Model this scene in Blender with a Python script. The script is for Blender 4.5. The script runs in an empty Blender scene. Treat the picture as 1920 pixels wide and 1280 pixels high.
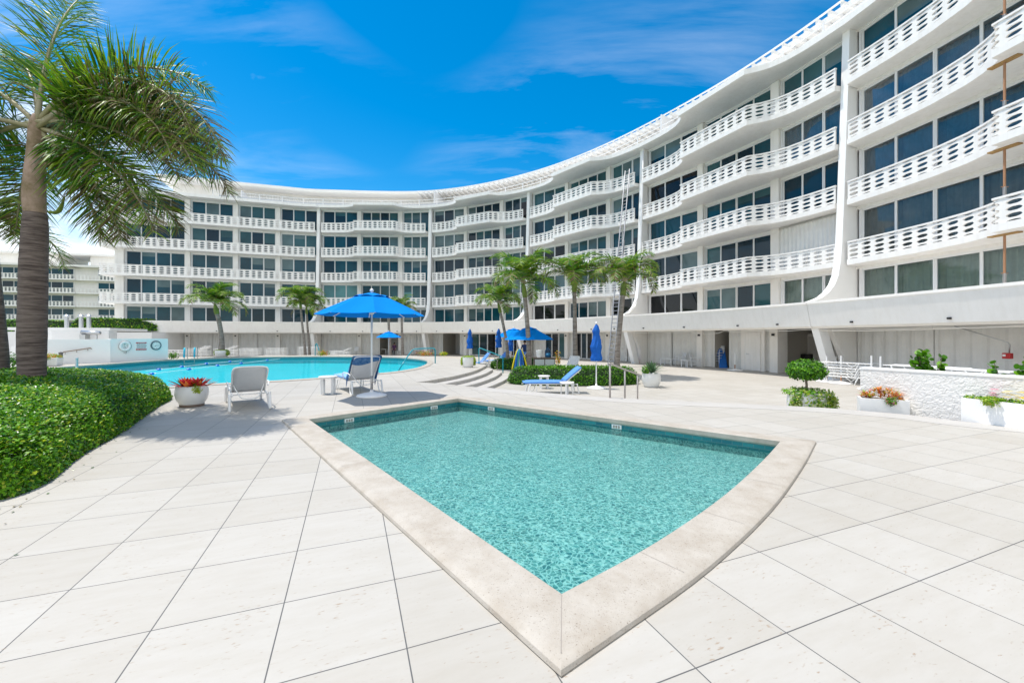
import bpy, math, random
from mathutils import Vector, Matrix
from mathutils.geometry import tessellate_polygon
R = math.radians; PI = math.pi
sc = bpy.context.scene
rnd = random.Random(7)

# ------------------------------------------------------------ camera, sky, sun
EYE = 1.5; F = 765.0; HZ = 632.0
cam = bpy.data.objects.new('camera', bpy.data.cameras.new('camera'))
sc.collection.objects.link(cam); sc.camera = cam
cam.location = (0, 0, EYE); cam.rotation_euler = (R(90), 0, 0)
cam.data.lens = 36 * F / 1920; cam.data.shift_y = -8 / 1920
cam.data.clip_start = 0.05; cam.data.clip_end = 4000

TOSUN = Vector((-0.92, 0.34, 0)).normalized(); SUNEL = 71
world = bpy.data.worlds.new('World'); sc.world = world; world.use_nodes = True
wn = world.node_tree.nodes; wl = world.node_tree.links; wn.clear()
wo = wn.new('ShaderNodeOutputWorld'); bg = wn.new('ShaderNodeBackground')
sky = wn.new('ShaderNodeTexSky'); sky.sky_type = 'NISHITA'; sky.sun_disc = False
sky.sun_elevation = R(SUNEL); sky.sun_rotation = math.atan2(TOSUN.x, TOSUN.y)
sky.air_density = 1.0; sky.dust_density = 0.25; sky.ozone_density = 2.2
bg.inputs['Strength'].default_value = 0.15
tc = wn.new('ShaderNodeTexCoord'); sep = wn.new('ShaderNodeSeparateXYZ'); wl.new(tc.outputs['Generated'], sep.inputs[0])
def wm(op, a, b=None, cl=False):
    n = wn.new('ShaderNodeMath'); n.operation = op; n.use_clamp = cl
    for i, v in enumerate((a, b)):
        if v is None: continue
        if isinstance(v, (int, float)): n.inputs[i].default_value = v
        else: wl.new(v, n.inputs[i])
    return n.outputs[0]
zc = wm('ADD', wm('MAXIMUM', sep.outputs[2], 0.0), 0.16)
comb = wn.new('ShaderNodeCombineXYZ')
wl.new(wm('DIVIDE', sep.outputs[0], zc), comb.inputs[0]); wl.new(wm('DIVIDE', sep.outputs[1], zc), comb.inputs[1])
mp = wn.new('ShaderNodeMapping'); mp.inputs['Rotation'].default_value = (0, 0, R(35)); mp.inputs['Scale'].default_value = (0.8, 2.6, 1)
mp.inputs['Location'].default_value = (1.3, 4.2, 0)
wl.new(comb.outputs[0], mp.inputs[0])
nz = wn.new('ShaderNodeTexNoise'); nz.inputs['Scale'].default_value = 1.1; nz.inputs['Detail'].default_value = 9; nz.inputs['Roughness'].default_value = 0.62
nz.inputs['Distortion'].default_value = 0.5
wl.new(mp.outputs[0], nz.inputs['Vector'])
nb = wn.new('ShaderNodeTexNoise'); nb.inputs['Scale'].default_value = 0.55; nb.inputs['Detail'].default_value = 2
wl.new(comb.outputs[0], nb.inputs['Vector'])
wisp = wm('MULTIPLY', wm('MULTIPLY', wm('SUBTRACT', nz.outputs[0], 0.47), 4.0, True), wm('MULTIPLY', wm('SUBTRACT', nb.outputs[0], 0.43), 5.0, True), True)
# low cumulus bank over the left horizon
mp2 = wn.new('ShaderNodeMapping'); mp2.inputs['Scale'].default_value = (5, 5, 9)
wl.new(tc.outputs['Generated'], mp2.inputs[0])
nc = wn.new('ShaderNodeTexNoise'); nc.inputs['Scale'].default_value = 1.0; nc.inputs['Detail'].default_value = 8; nc.inputs['Roughness'].default_value = 0.55
wl.new(mp2.outputs[0], nc.inputs['Vector'])
low = wm('SUBTRACT', 1.0, wm('DIVIDE', sep.outputs[2], 0.40), True)
left = wm('MULTIPLY', wm('SUBTRACT', wm('MULTIPLY', sep.outputs[0], -1.0), 0.40), 4.0, True)
bank = wm('MULTIPLY', wm('MULTIPLY', wm('SUBTRACT', wm('ADD', nc.outputs[0], wm('MULTIPLY', low, 0.42)), 0.60), 5.0, True), left)
rear_fill = wm('MULTIPLY', wm('MULTIPLY', wm('SUBTRACT', wm('MULTIPLY', sep.outputs[1], -1.0), -0.05), 2.2, True), wm('MULTIPLY', wm('SUBTRACT', nb.outputs[0], 0.30), 4.0, True))  # unseen cloud bank behind the camera, added as soft fill on the facade
cl = wm('MAXIMUM', wm('MAXIMUM', wm('MULTIPLY', wisp, 0.42), wm('MULTIPLY', bank, 0.85)), wm('MULTIPLY', rear_fill, 0.9))
hs = wn.new('ShaderNodeHueSaturation'); hs.inputs['Saturation'].default_value = 1.52; hs.inputs['Value'].default_value = 1.0; hs.inputs['Hue'].default_value = 0.492
wl.new(sky.outputs[0], hs.inputs['Color'])
mx = wn.new('ShaderNodeMix'); mx.data_type = 'RGBA'
wl.new(cl, mx.inputs[0]); wl.new(hs.outputs[0], mx.inputs[6]); mx.inputs[7].default_value = (8.2, 8.3, 8.4, 1)
wl.new(mx.outputs[2], bg.inputs['Color']); wl.new(bg.outputs[0], wo.inputs[0])

sl = bpy.data.lights.new('sun', 'SUN'); sl.energy = 4.1; sl.angle = R(0.53); sl.color = (1.0, 0.945, 0.865)
sun = bpy.data.objects.new('sun', sl); sc.collection.objects.link(sun)
tv = Vector((TOSUN.x * math.cos(R(SUNEL)), TOSUN.y * math.cos(R(SUNEL)), math.sin(R(SUNEL))))
sun.rotation_euler = tv.to_track_quat('Z', 'Y').to_euler()
sc.view_settings.view_transform = 'Standard'; sc.view_settings.look = 'None'
sc.view_settings.exposure = 0.25; sc.view_settings.gamma = 1.0
sc.cycles.max_bounces = 8; sc.cycles.transparent_max_bounces = 16; sc.cycles.diffuse_bounces = 4

# ------------------------------------------------------------ helpers
def at(px, py, z=0.0):
    """a point of the photograph, laid on the horizontal plane of height z"""
    Y = F * (EYE - z) / (py - HZ)
    return Vector(((px - 960) * Y / F, Y, z))
def atd(px, py, Y):
    return Vector(((px - 960) * Y / F, Y, EYE - (py - HZ) * Y / F))

def mat(name, col, rough=0.6, metal=0.0, spec=0.5, var=0.0, vscale=3.0, bump=0.0, bscale=40.0, col2=None, coat=0.0, streak=0.0):
    m = bpy.data.materials.new(name); m.use_nodes = True
    nt = m.node_tree; b = nt.nodes['Principled BSDF']
    b.inputs['Base Color'].default_value = (*col, 1); b.inputs['Roughness'].default_value = rough
    b.inputs['Metallic'].default_value = metal; b.inputs['Specular IOR Level'].default_value = spec
    b.inputs['Coat Weight'].default_value = coat
    if streak: var = var or 0.02
    if var or bump or col2:
        t = nt.nodes.new('ShaderNodeTexCoord')
    if var or col2:
        n = nt.nodes.new('ShaderNodeTexNoise'); n.inputs['Scale'].default_value = vscale; n.inputs['Detail'].default_value = 6
        n.inputs['Roughness'].default_value = 0.65
        nt.links.new(t.outputs['Object'], n.inputs['Vector'])
        r = nt.nodes.new('ShaderNodeValToRGB'); c2 = col2 or tuple(c * (1 - var) for c in col)
        r.color_ramp.elements[0].position = 0.34; r.color_ramp.elements[1].position = 0.62
        r.color_ramp.elements[0].color = (*c2, 1); r.color_ramp.elements[1].color = (*col, 1)
        nt.links.new(n.outputs[0], r.inputs[0]); nt.links.new(r.outputs[0], b.inputs['Base Color'])
    if streak:   # rain streaks running down painted concrete
        ms = nt.nodes.new('ShaderNodeMapping'); ms.inputs['Scale'].default_value = (5, 5, 0.35); nt.links.new(t.outputs['Object'], ms.inputs[0])
        ns = nt.nodes.new('ShaderNodeTexNoise'); ns.inputs['Scale'].default_value = 1.0; ns.inputs['Detail'].default_value = 7; ns.inputs['Roughness'].default_value = 0.7
        nt.links.new(ms.outputs[0], ns.inputs['Vector'])
        rs = nt.nodes.new('ShaderNodeValToRGB'); rs.color_ramp.elements[0].position = 0.33; rs.color_ramp.elements[1].position = 0.55
        rs.color_ramp.elements[0].color = (1 - streak, 1 - streak * 1.15, 1 - streak * 1.4, 1); rs.color_ramp.elements[1].color = (1, 1, 1, 1)
        mu = nt.nodes.new('ShaderNodeMix'); mu.data_type = 'RGBA'; mu.blend_type = 'MULTIPLY'; mu.inputs[0].default_value = 1
        nt.links.new(ns.outputs[0], rs.inputs[0]); nt.links.new(r.outputs[0], mu.inputs[6]); nt.links.new(rs.outputs[0], mu.inputs[7]); nt.links.new(mu.outputs[2], b.inputs['Base Color'])
    if bump:
        n2 = nt.nodes.new('ShaderNodeTexNoise'); n2.inputs['Scale'].default_value = bscale; n2.inputs['Detail'].default_value = 5
        nt.links.new(t.outputs['Object'], n2.inputs['Vector'])
        bp = nt.nodes.new('ShaderNodeBump'); bp.inputs['Strength'].default_value = bump; bp.inputs['Distance'].default_value = 0.02
        nt.links.new(n2.outputs[0], bp.inputs['Height']); nt.links.new(bp.outputs[0], b.inputs['Normal'])
    return m

class MB:
    def __init__(s): s.v = []; s.f = []; s.mi = []; s.cm = 0; s.sm = False
    def add(s, vs, fs):
        o = len(s.v); s.v += [tuple(x) for x in vs]
        for f in fs: s.f.append(tuple(i + o for i in f)); s.mi.append(s.cm)
    def box(s, c, d, rz=0.0, taper=1.0):
        x, y, z = (k / 2 for k in d); ca, sa = math.cos(rz), math.sin(rz); V = []
        for k, (a, b, e) in enumerate([(-1,-1,-1),(1,-1,-1),(1,1,-1),(-1,1,-1),(-1,-1,1),(1,-1,1),(1,1,1),(-1,1,1)]):
            t = taper if e > 0 else 1
            X, Y = a * x * t, b * y * t
            V.append((c[0] + X * ca - Y * sa, c[1] + X * sa + Y * ca, c[2] + e * z))
        s.add(V, [(0,3,2,1),(4,5,6,7),(0,1,5,4),(1,2,6,5),(2,3,7,6),(3,0,4,7)])
    def obox(s, A, u, n, u0, u1, o0, o1, z0, z1):
        V = []
        for z in (z0, z1):
            for a, b in ((u0, o0), (u1, o0), (u1, o1), (u0, o1)):
                V.append((A[0] + u[0] * a + n[0] * b, A[1] + u[1] * a + n[1] * b, z))
        s.add(V, [(0,3,2,1),(4,5,6,7),(0,1,5,4),(1,2,6,5),(2,3,7,6),(3,0,4,7)])
    def tube(s, pts, r, n=8, cap=True, flat=1.0):
        pts = [Vector(p) for p in pts]
        if not isinstance(r, (list, tuple)): r = [r] * len(pts)
        V = []; up = None
        for i, p in enumerate(pts):
            d = (pts[min(i + 1, len(pts) - 1)] - pts[max(i - 1, 0)]).normalized()
            if up is None: up = Vector((0, 0, 1)) if abs(d.z) < 0.9 else Vector((1, 0, 0))
            a = d.cross(up); 
            if a.length < 1e-4: a = d.cross(Vector((1, 0, 0.1)))
            a.normalize(); b = a.cross(d).normalized(); up = b
            for k in range(n):
                t = 2 * PI * k / n
                V.append(p + a * (math.cos(t) * r[i]) + b * (math.sin(t) * r[i] * flat))
        Fs = []
        for i in range(len(pts) - 1):
            for k in range(n):
                Fs.append((i * n + k, i * n + (k + 1) % n, (i + 1) * n + (k + 1) % n, (i + 1) * n + k))
        if cap: Fs.append(tuple(range(n - 1, -1, -1))); Fs.append(tuple((len(pts) - 1) * n + k for k in range(n)))
        s.add(V, Fs)
    def lathe(s, prof, c=(0, 0, 0), n=24, sx=1.0, sy=1.0, wob=0.0):
        V = []
        for r, z in prof:
            for k in range(n):
                t = 2 * PI * k / n; rr = r * (1 + wob * math.cos(8 * t))
                V.append((c[0] + rr * math.cos(t) * sx, c[1] + rr * math.sin(t) * sy, c[2] + z))
        Fs = [(i * n + k, i * n + (k + 1) % n, (i + 1) * n + (k + 1) % n, (i + 1) * n + k) for i in range(len(prof) - 1) for k in range(n)]
        if prof[0][0] > 1e-5: Fs.append(tuple(range(n - 1, -1, -1)))
        if prof[-1][0] > 1e-5: Fs.append(tuple((len(prof) - 1) * n + k for k in range(n)))
        s.add(V, Fs)
    def prism(s, poly, z0, z1, holes=(), top=True, bottom=True, sides=True):
        loops = [list(poly)] + [list(h) for h in holes]
        tri = tessellate_polygon([[Vector((p[0], p[1], 0)) for p in l] for l in loops])
        flat = [p for l in loops for p in l]; n = len(flat)
        V = [(p[0], p[1], z0) for p in flat] + [(p[0], p[1], z1) for p in flat]; Fs = []
        for t in tri:
            a, b, c = (flat[i] for i in t)
            ccw = (b[0]-a[0])*(c[1]-a[1]) - (b[1]-a[1])*(c[0]-a[0]) > 0
            t = tuple(t) if ccw else tuple(reversed(t))
            if top: Fs.append(tuple(i + n for i in t))
            if bottom: Fs.append(tuple(reversed(t)))
        if sides:
            o = 0
            for li, l in enumerate(loops):
                m = len(l)
                ar = sum(l[i][0]*l[(i+1)%m][1] - l[(i+1)%m][0]*l[i][1] for i in range(m))
                fl = (ar < 0) != (li > 0)
                for i in range(m):
                    j = (i + 1) % m
                    q = (o + i, o + j, o + j + n, o + i + n)
                    Fs.append(tuple(reversed(q)) if fl else q)
                o += m
        s.add(V, Fs)
    def build(s, name, m, parent=None, smooth=None, bevel=0.0):
        me = bpy.data.meshes.new(name); me.from_pydata(s.v, [], s.f)
        ms = m if isinstance(m, (list, tuple)) else [m]
        for k in ms: me.materials.append(k)
        if len(ms) > 1: me.polygons.foreach_set('material_index', s.mi)
        if smooth or (smooth is None and s.sm): me.polygons.foreach_set('use_smooth', [True] * len(me.polygons))
        me.update()
        o = bpy.data.objects.new(name, me); sc.collection.objects.link(o)
        if parent: o.parent = parent
        if bevel:
            b = o.modifiers.new('bevel', 'BEVEL'); b.width = bevel; b.segments = 2; b.limit_method = 'ANGLE'
        return o
def smooth_by_angle(o, a=40):
    me = o.data; me.polygons.foreach_set('use_smooth', [True] * len(me.polygons)); me.set_sharp_from_angle(angle=R(a))
def empty(name, loc=(0, 0, 0), rz=0.0):
    o = bpy.data.objects.new(name, None); sc.collection.objects.link(o); o.location = loc; o.rotation_euler = (0, 0, rz)
    o.empty_display_size = 0.1; return o
def tag(o, label=None, cat=None, group=None, kind=None):
    if label: o['label'] = label
    if cat: o['category'] = cat
    if group: o['group'] = group
    if kind: o['kind'] = kind
    return o
def dup(root, loc, rz=0.0, label=None, scale=None, group=None):
    r = root.copy(); sc.collection.objects.link(r); r.location = loc; r.rotation_euler = (0, 0, rz)
    if label: r['label'] = label
    if group: r['group'] = group
    if scale: r.scale = (scale,) * 3
    for ch in list(root.children):
        c = ch.copy(); sc.collection.objects.link(c); c.parent = r
        for g in list(ch.children):
            d = g.copy(); sc.collection.objects.link(d); d.parent = c
    return r
def cat_rom(pts, n=8, closed=False):
    P = [Vector(p) for p in pts]; out = []; m = len(P)
    for i in range(m if closed else m - 1):
        if closed: a, b, c, d = P[i-1], P[i], P[(i+1) % m], P[(i+2) % m]
        else: a, b, c, d = P[max(i-1, 0)], P[i], P[i+1], P[min(i+2, m-1)]
        for k in range(n):
            t = k / n
            out.append(0.5 * ((2*b) + (c-a)*t + (2*a-5*b+4*c-d)*t*t + (3*b-a-3*c+d)*t*t*t))
    if not closed: out.append(P[-1].copy())
    return out

# ------------------------------------------------------------ materials
M = {}
M['paint'] = mat('white_paint', (0.87, 0.85, 0.82), 0.55, var=0.06, vscale=0.6, bump=0.08, bscale=25, streak=0.06)
M['stucco'] = mat('warm_white_stucco', (0.89, 0.86, 0.815), 0.7, var=0.07, vscale=0.5, bump=0.15, bscale=60, streak=0.045)
M['wallw'] = mat('bright_white_wall', (0.88, 0.87, 0.85), 0.6, var=0.04, vscale=0.8, bump=0.1, bscale=50)
M['frame'] = mat('white_aluminium', (0.78, 0.78, 0.78), 0.35)
M['shut'] = mat('shutter_aluminium', (0.74, 0.73, 0.70), 0.45, var=0.08, vscale=2)
M['dark'] = mat('dark_interior', (0.02, 0.02, 0.022), 0.8)
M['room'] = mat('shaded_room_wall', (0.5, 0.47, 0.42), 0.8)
def glass(name, col, rough=0.03, streak=0.25):
    m = mat(name, col, rough, spec=0.5, coat=0.0)
    nt = m.node_tree; b = nt.nodes['Principled BSDF']; b.inputs['IOR'].default_value = 1.42
    t = nt.nodes.new('ShaderNodeTexCoord'); n = nt.nodes.new('ShaderNodeTexNoise'); n.inputs['Scale'].default_value = 0.35
    nt.links.new(t.outputs['Object'], n.inputs['Vector'])
    bp = nt.nodes.new('ShaderNodeBump'); bp.inputs['Strength'].default_value = 0.12; bp.inputs['Distance'].default_value = 0.05
    nt.links.new(n.outputs[0], bp.inputs['Height']); nt.links.new(bp.outputs[0], b.inputs['Normal'])
    n3 = nt.nodes.new('ShaderNodeTexNoise'); n3.inputs['Scale'].default_value = 0.45; n3.inputs['Detail'].default_value = 3
    nt.links.new(t.outputs['Object'], n3.inputs['Vector'])
    r = nt.nodes.new('ShaderNodeValToRGB'); r.color_ramp.elements[0].position = 0.35; r.color_ramp.elements[1].position = 0.65
    r.color_ramp.elements[0].color = (*[c * (1 - streak) for c in col], 1); r.color_ramp.elements[1].color = (*[c * (1 + streak) for c in col], 1)
    nt.links.new(n3.outputs[0], r.inputs[0]); nt.links.new(r.outputs[0], b.inputs['Base Color'])
    return m
M['g1'] = glass('teal_tinted_glass', (0.005, 0.058, 0.085))
M['g2'] = glass('dark_navy_glass', (0.003, 0.026, 0.044))
M['g3'] = glass('grey_green_glass', (0.03, 0.095, 0.11))
M['g4'] = glass('pale_aqua_blind_glass', (0.10, 0.24, 0.25))
M['g6'] = glass('grey_blind_glass', (0.10, 0.16, 0.17))
M['g5'] = glass('black_glass', (0.004, 0.006, 0.008))
def clear_glass(name, tint, fac):
    m = bpy.data.materials.new(name); m.use_nodes = True; nt = m.node_tree; nt.nodes.clear()
    o = nt.nodes.new('ShaderNodeOutputMaterial'); tr = nt.nodes.new('ShaderNodeBsdfTransparent'); tr.inputs[0].default_value = (*tint, 1)
    gl = nt.nodes.new('ShaderNodeBsdfGlossy'); gl.inputs['Roughness'].default_value = 0.02
    fr = nt.nodes.new('ShaderNodeFresnel'); fr.inputs[0].default_value = fac
    mi = nt.nodes.new('ShaderNodeMixShader'); nt.links.new(fr.outputs[0], mi.inputs[0]); nt.links.new(tr.outputs[0], mi.inputs[1]); nt.links.new(gl.outputs[0], mi.inputs[2])
    nt.links.new(mi.outputs[0], o.inputs[0]); return m
M['gc'] = clear_glass('clear_tinted_glass', (0.74, 0.80, 0.82), 1.38)
M['curtain'] = mat('cream_curtain', (0.78, 0.76, 0.62), 0.9, var=0.15, vscale=3)
M['curtain_dark'] = mat('dark_curtain', (0.34, 0.35, 0.34), 0.9, var=0.2, vscale=3)
M['curtain_blue'] = mat('blue_sheer_curtain', (0.16, 0.34, 0.46), 0.9, var=0.2, vscale=3)

def tile_mat():
    m = bpy.data.materials.new('travertine_deck_tile'); m.use_nodes = True; nt = m.node_tree; N = nt.nodes; L = nt.links
    b = N['Principled BSDF']; b.inputs['Roughness'].default_value = 0.62
    t = N.new('ShaderNodeTexCoord'); mpn = N.new('ShaderNodeMapping'); mpn.vector_type = 'TEXTURE'
    mpn.inputs['Location'].default_value = (-1.848, 2.087, 0); mpn.inputs['Rotation'].default_value = (0, 0, 0.3762)
    L.new(t.outputs['Object'], mpn.inputs[0])
    br = N.new('ShaderNodeTexBrick'); br.offset = 0; br.squash = 1
    br.inputs['Scale'].default_value = 1; br.inputs['Brick Width'].default_value = 0.602; br.inputs['Row Height'].default_value = 0.602
    br.inputs['Mortar Size'].default_value = 0.0034; br.inputs['Mortar Smooth'].default_value = 0.1
    br.inputs['Color1'].default_value = (0.455, 0.436, 0.402, 1); br.inputs['Color2'].default_value = (0.420, 0.397, 0.358, 1)
    br.inputs['Mortar'].default_value = (0.10, 0.10, 0.10, 1)
    L.new(mpn.outputs[0], br.inputs['Vector'])
    # streaks along the stone, broken pits
    m2 = N.new('ShaderNodeMapping'); m2.inputs['Scale'].default_value = (2.2, 9, 1); L.new(mpn.outputs[0], m2.inputs[0])
    n1 = N.new('ShaderNodeTexNoise'); n1.inputs['Scale'].default_value = 1.0; n1.inputs['Detail'].default_value = 7; n1.inputs['Roughness'].default_value = 0.7
    L.new(m2.outputs[0], n1.inputs['Vector'])
    r1 = N.new('ShaderNodeValToRGB'); r1.color_ramp.elements[0].position = 0.3; r1.color_ramp.elements[1].position = 0.6
    r1.color_ramp.elements[0].color = (0.90, 0.87, 0.82, 1); r1.color_ramp.elements[1].color = (1.03, 1.03, 1.03, 1)
    L.new(n1.outputs[0], r1.inputs[0])
    mu = N.new('ShaderNodeMix'); mu.data_type = 'RGBA'; mu.blend_type = 'MULTIPLY'; mu.inputs[0].default_value = 0.5
    L.new(br.outputs['Color'], mu.inputs[6]); L.new(r1.outputs[0], mu.inputs[7])
    m3 = N.new('ShaderNodeMapping'); m3.inputs['Scale'].default_value = (22, 60, 1); L.new(mpn.outputs[0], m3.inputs[0])
    n2 = N.new('ShaderNodeTexNoise'); n2.inputs['Scale'].default_value = 1.0; n2.inputs['Detail'].default_value = 4
    L.new(m3.outputs[0], n2.inputs['Vector'])
    n3 = N.new('ShaderNodeTexNoise'); n3.inputs['Scale'].default_value = 3.3; n3.inputs['Detail'].default_value = 2; L.new(mpn.outputs[0], n3.inputs['Vector'])
    def mth(op, a, bb=None, c=False):
        q = N.new('ShaderNodeMath'); q.operation = op; q.use_clamp = c
        for i, v in enumerate((a, bb)):
            if v is None: continue
            if isinstance(v, (int, float)): q.inputs[i].default_value = v
            else: L.new(v, q.inputs[i])
        return q.outputs[0]
    pits = mth('MULTIPLY', mth('SUBTRACT', mth('ADD', n2.outputs[0], mth('MULTIPLY', n3.outputs[0], 0.3)), 0.79), 9.0, True)
    pm = N.new('ShaderNodeMix'); pm.data_type = 'RGBA'; L.new(mth('MULTIPLY', pits, 0.75), pm.inputs[0]); L.new(mu.outputs[2], pm.inputs[6]); pm.inputs[7].default_value = (0.30, 0.22, 0.15, 1)
    n5 = N.new('ShaderNodeTexNoise'); n5.inputs['Scale'].default_value = 0.35; n5.inputs['Detail'].default_value = 5; L.new(t.outputs['Object'], n5.inputs['Vector'])
    r5 = N.new('ShaderNodeValToRGB'); r5.color_ramp.elements[0].position = 0.3; r5.color_ramp.elements[1].position = 0.65
    r5.color_ramp.elements[0].color = (0.93, 0.925, 0.91, 1); r5.color_ramp.elements[1].color = (1, 1, 1, 1); L.new(n5.outputs[0], r5.inputs[0])
    m5 = N.new('ShaderNodeMix'); m5.data_type = 'RGBA'; m5.blend_type = 'MULTIPLY'; m5.inputs[0].default_value = 1
    L.new(pm.outputs[2], m5.inputs[6]); L.new(r5.outputs[0], m5.inputs[7])
    L.new(m5.outputs[2], b.inputs['Base Color'])
    bp = N.new('ShaderNodeBump'); bp.inputs['Strength'].default_value = 0.35; bp.inputs['Distance'].default_value = 0.004
    L.new(mth('SUBTRACT', mth('MULTIPLY', br.outputs['Fac'], -1.0), mth('MULTIPLY', pits, 0.5)), bp.inputs['Height']); L.new(bp.outputs[0], b.inputs['Normal'])
    return m
M['tile'] = tile_mat()

def coping_mat():
    m = mat('speckled_coping_stone', (0.56, 0.52, 0.46), 0.7)
    nt = m.node_tree; N = nt.nodes; L = nt.links; b = N['Principled BSDF']; t = N.new('ShaderNodeTexCoord')
    n1 = N.new('ShaderNodeTexNoise'); n1.inputs['Scale'].default_value = 4; n1.inputs['Detail'].default_value = 8; n1.inputs['Roughness'].default_value = 0.7
    L.new(t.outputs['Object'], n1.inputs['Vector'])
    r = N.new('ShaderNodeValToRGB'); e = r.color_ramp.elements; e[0].position = 0.3; e[0].color = (0.35, 0.305, 0.25, 1); e[1].position = 0.62; e[1].color = (0.45, 0.415, 0.365, 1)
    L.new(n1.outputs[0], r.inputs[0])
    v = N.new('ShaderNodeTexNoise'); v.inputs['Scale'].default_value = 110; v.inputs['Detail'].default_value = 3; L.new(t.outputs['Object'], v.inputs['Vector'])
    r2 = N.new('ShaderNodeValToRGB'); e = r2.color_ramp.elements; e[0].position = 0.30; e[0].color = (0.35, 0.29, 0.24, 1); e[1].position = 0.38; e[1].color = (1, 1, 1, 1)
    L.new(v.outputs[0], r2.inputs[0])
    mu = N.new('ShaderNodeMix'); mu.data_type = 'RGBA'; mu.blend_type = 'MULTIPLY'; mu.inputs[0].default_value = 0.6
    L.new(r.outputs[0], mu.inputs[6]); L.new(r2.outputs[0], mu.inputs[7]); L.new(mu.outputs[2], b.inputs['Base Color'])
    bp = N.new('ShaderNodeBump'); bp.inputs['Strength'].default_value = 0.5; bp.inputs['Distance'].default_value = 0.004
    L.new(v.outputs[0], bp.inputs['Height']); L.new(bp.outputs[0], b.inputs['Normal'])
    return m
M['coping'] = coping_mat()
M['strip'] = mat('smooth_limestone_edging', (0.46, 0.44, 0.41), 0.65, var=0.10, vscale=1.2, bump=0.1)

def mosaic_caustics(name, ca, cb, cc, scale, ang=0.0):
    m = mat(name, ca, 0.35); nt = m.node_tree; N = nt.nodes; L = nt.links; b = N['Principled BSDF']; t = N.new('ShaderNodeTexCoord')
    dn = N.new('ShaderNodeTexNoise'); dn.inputs['Scale'].default_value = 7; L.new(t.outputs['Object'], dn.inputs['Vector'])
    ad = N.new('ShaderNodeMix'); ad.data_type = 'VECTOR'; ad.inputs[0].default_value = 0.09
    L.new(t.outputs['Object'], ad.inputs[4]); L.new(dn.outputs['Color'], ad.inputs[5])
    v = N.new('ShaderNodeTexVoronoi'); v.inputs['Scale'].default_value = scale; L.new(ad.outputs[1], v.inputs['Vector'])
    sp = N.new('ShaderNodeSeparateColor'); L.new(v.outputs['Color'], sp.inputs[0])
    r = N.new('ShaderNodeValToRGB'); e = r.color_ramp.elements; e[0].position = 0.0; e[0].color = (*cb, 1); e[1].position = 1.0; e[1].color = (*cc, 1)
    k = r.color_ramp.elements.new(0.45); k.color = (*ca, 1); k2 = r.color_ramp.elements.new(0.72); k2.color = (*ca, 1)
    L.new(sp.outputs[0], r.inputs[0])
    n = N.new('ShaderNodeTexNoise'); n.inputs['Scale'].default_value = 1.6; n.inputs['Detail'].default_value = 5; L.new(t.outputs['Object'], n.inputs['Vector'])
    r2 = N.new('ShaderNodeValToRGB'); e = r2.color_ramp.elements; e[0].position = 0.3; e[0].color = (0.72, 0.76, 0.72, 1); e[1].position = 0.6; e[1].color = (1, 1, 1, 1)
    L.new(n.outputs[0], r2.inputs[0])
    mu = N.new('ShaderNodeMix'); mu.data_type = 'RGBA'; mu.blend_type = 'MULTIPLY'; mu.inputs[0].default_value = 0.8
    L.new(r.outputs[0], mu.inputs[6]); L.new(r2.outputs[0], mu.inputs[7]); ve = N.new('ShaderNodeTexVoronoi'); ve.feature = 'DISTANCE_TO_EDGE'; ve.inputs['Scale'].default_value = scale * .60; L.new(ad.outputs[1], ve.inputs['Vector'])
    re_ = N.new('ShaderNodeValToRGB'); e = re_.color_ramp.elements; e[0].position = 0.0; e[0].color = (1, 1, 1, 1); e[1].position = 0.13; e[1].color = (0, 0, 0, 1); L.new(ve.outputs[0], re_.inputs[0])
    mg = N.new('ShaderNodeMix'); mg.data_type = 'RGBA'; L.new(re_.outputs[0], mg.inputs[0]); L.new(mu.outputs[2], mg.inputs[6]); mg.inputs[7].default_value = (.24, .50, .49, 1)  # pale web over the tiles paints caustic light into the floor colour
    L.new(mg.outputs[2], b.inputs['Base Color'])
    return m
M['kidfloor'] = mosaic_caustics('turquoise_mosaic_caustics', (0.075, 0.265, 0.26), (0.010, 0.12, 0.14), (0.30, 0.56, 0.53), 40)
M['poolfloor'] = mat('cyan_pool_plaster', (0.005, 0.45, 0.53), 0.5, var=0.08, vscale=0.4)
def brickt(name, c1, c2, mo, w, h):
    m = mat(name, c1, 0.25); nt = m.node_tree; b = nt.nodes['Principled BSDF']; t = nt.nodes.new('ShaderNodeTexCoord')
    br = nt.nodes.new('ShaderNodeTexBrick'); br.inputs['Scale'].default_value = 1; br.inputs['Brick Width'].default_value = w; br.inputs['Row Height'].default_value = h
    br.inputs['Mortar Size'].default_value = h * 0.05; br.inputs['Color1'].default_value = (*c1, 1); br.inputs['Color2'].default_value = (*c2, 1); br.inputs['Mortar'].default_value = (*mo, 1)
    mpn = nt.nodes.new('ShaderNodeMapping'); mpn.inputs['Rotation'].default_value = (R(90), 0, 0); nt.links.new(t.outputs['Object'], mpn.inputs[0])
    nt.links.new(mpn.outputs[0], br.inputs['Vector']); nt.links.new(br.outputs[0], b.inputs['Base Color']); return m
M['pooltile'] = brickt('dark_teal_waterline_tile', (0.01, 0.13, 0.17), (0.02, 0.24, 0.26), (0.10, 0.22, 0.22), 0.11, 0.055)

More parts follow.
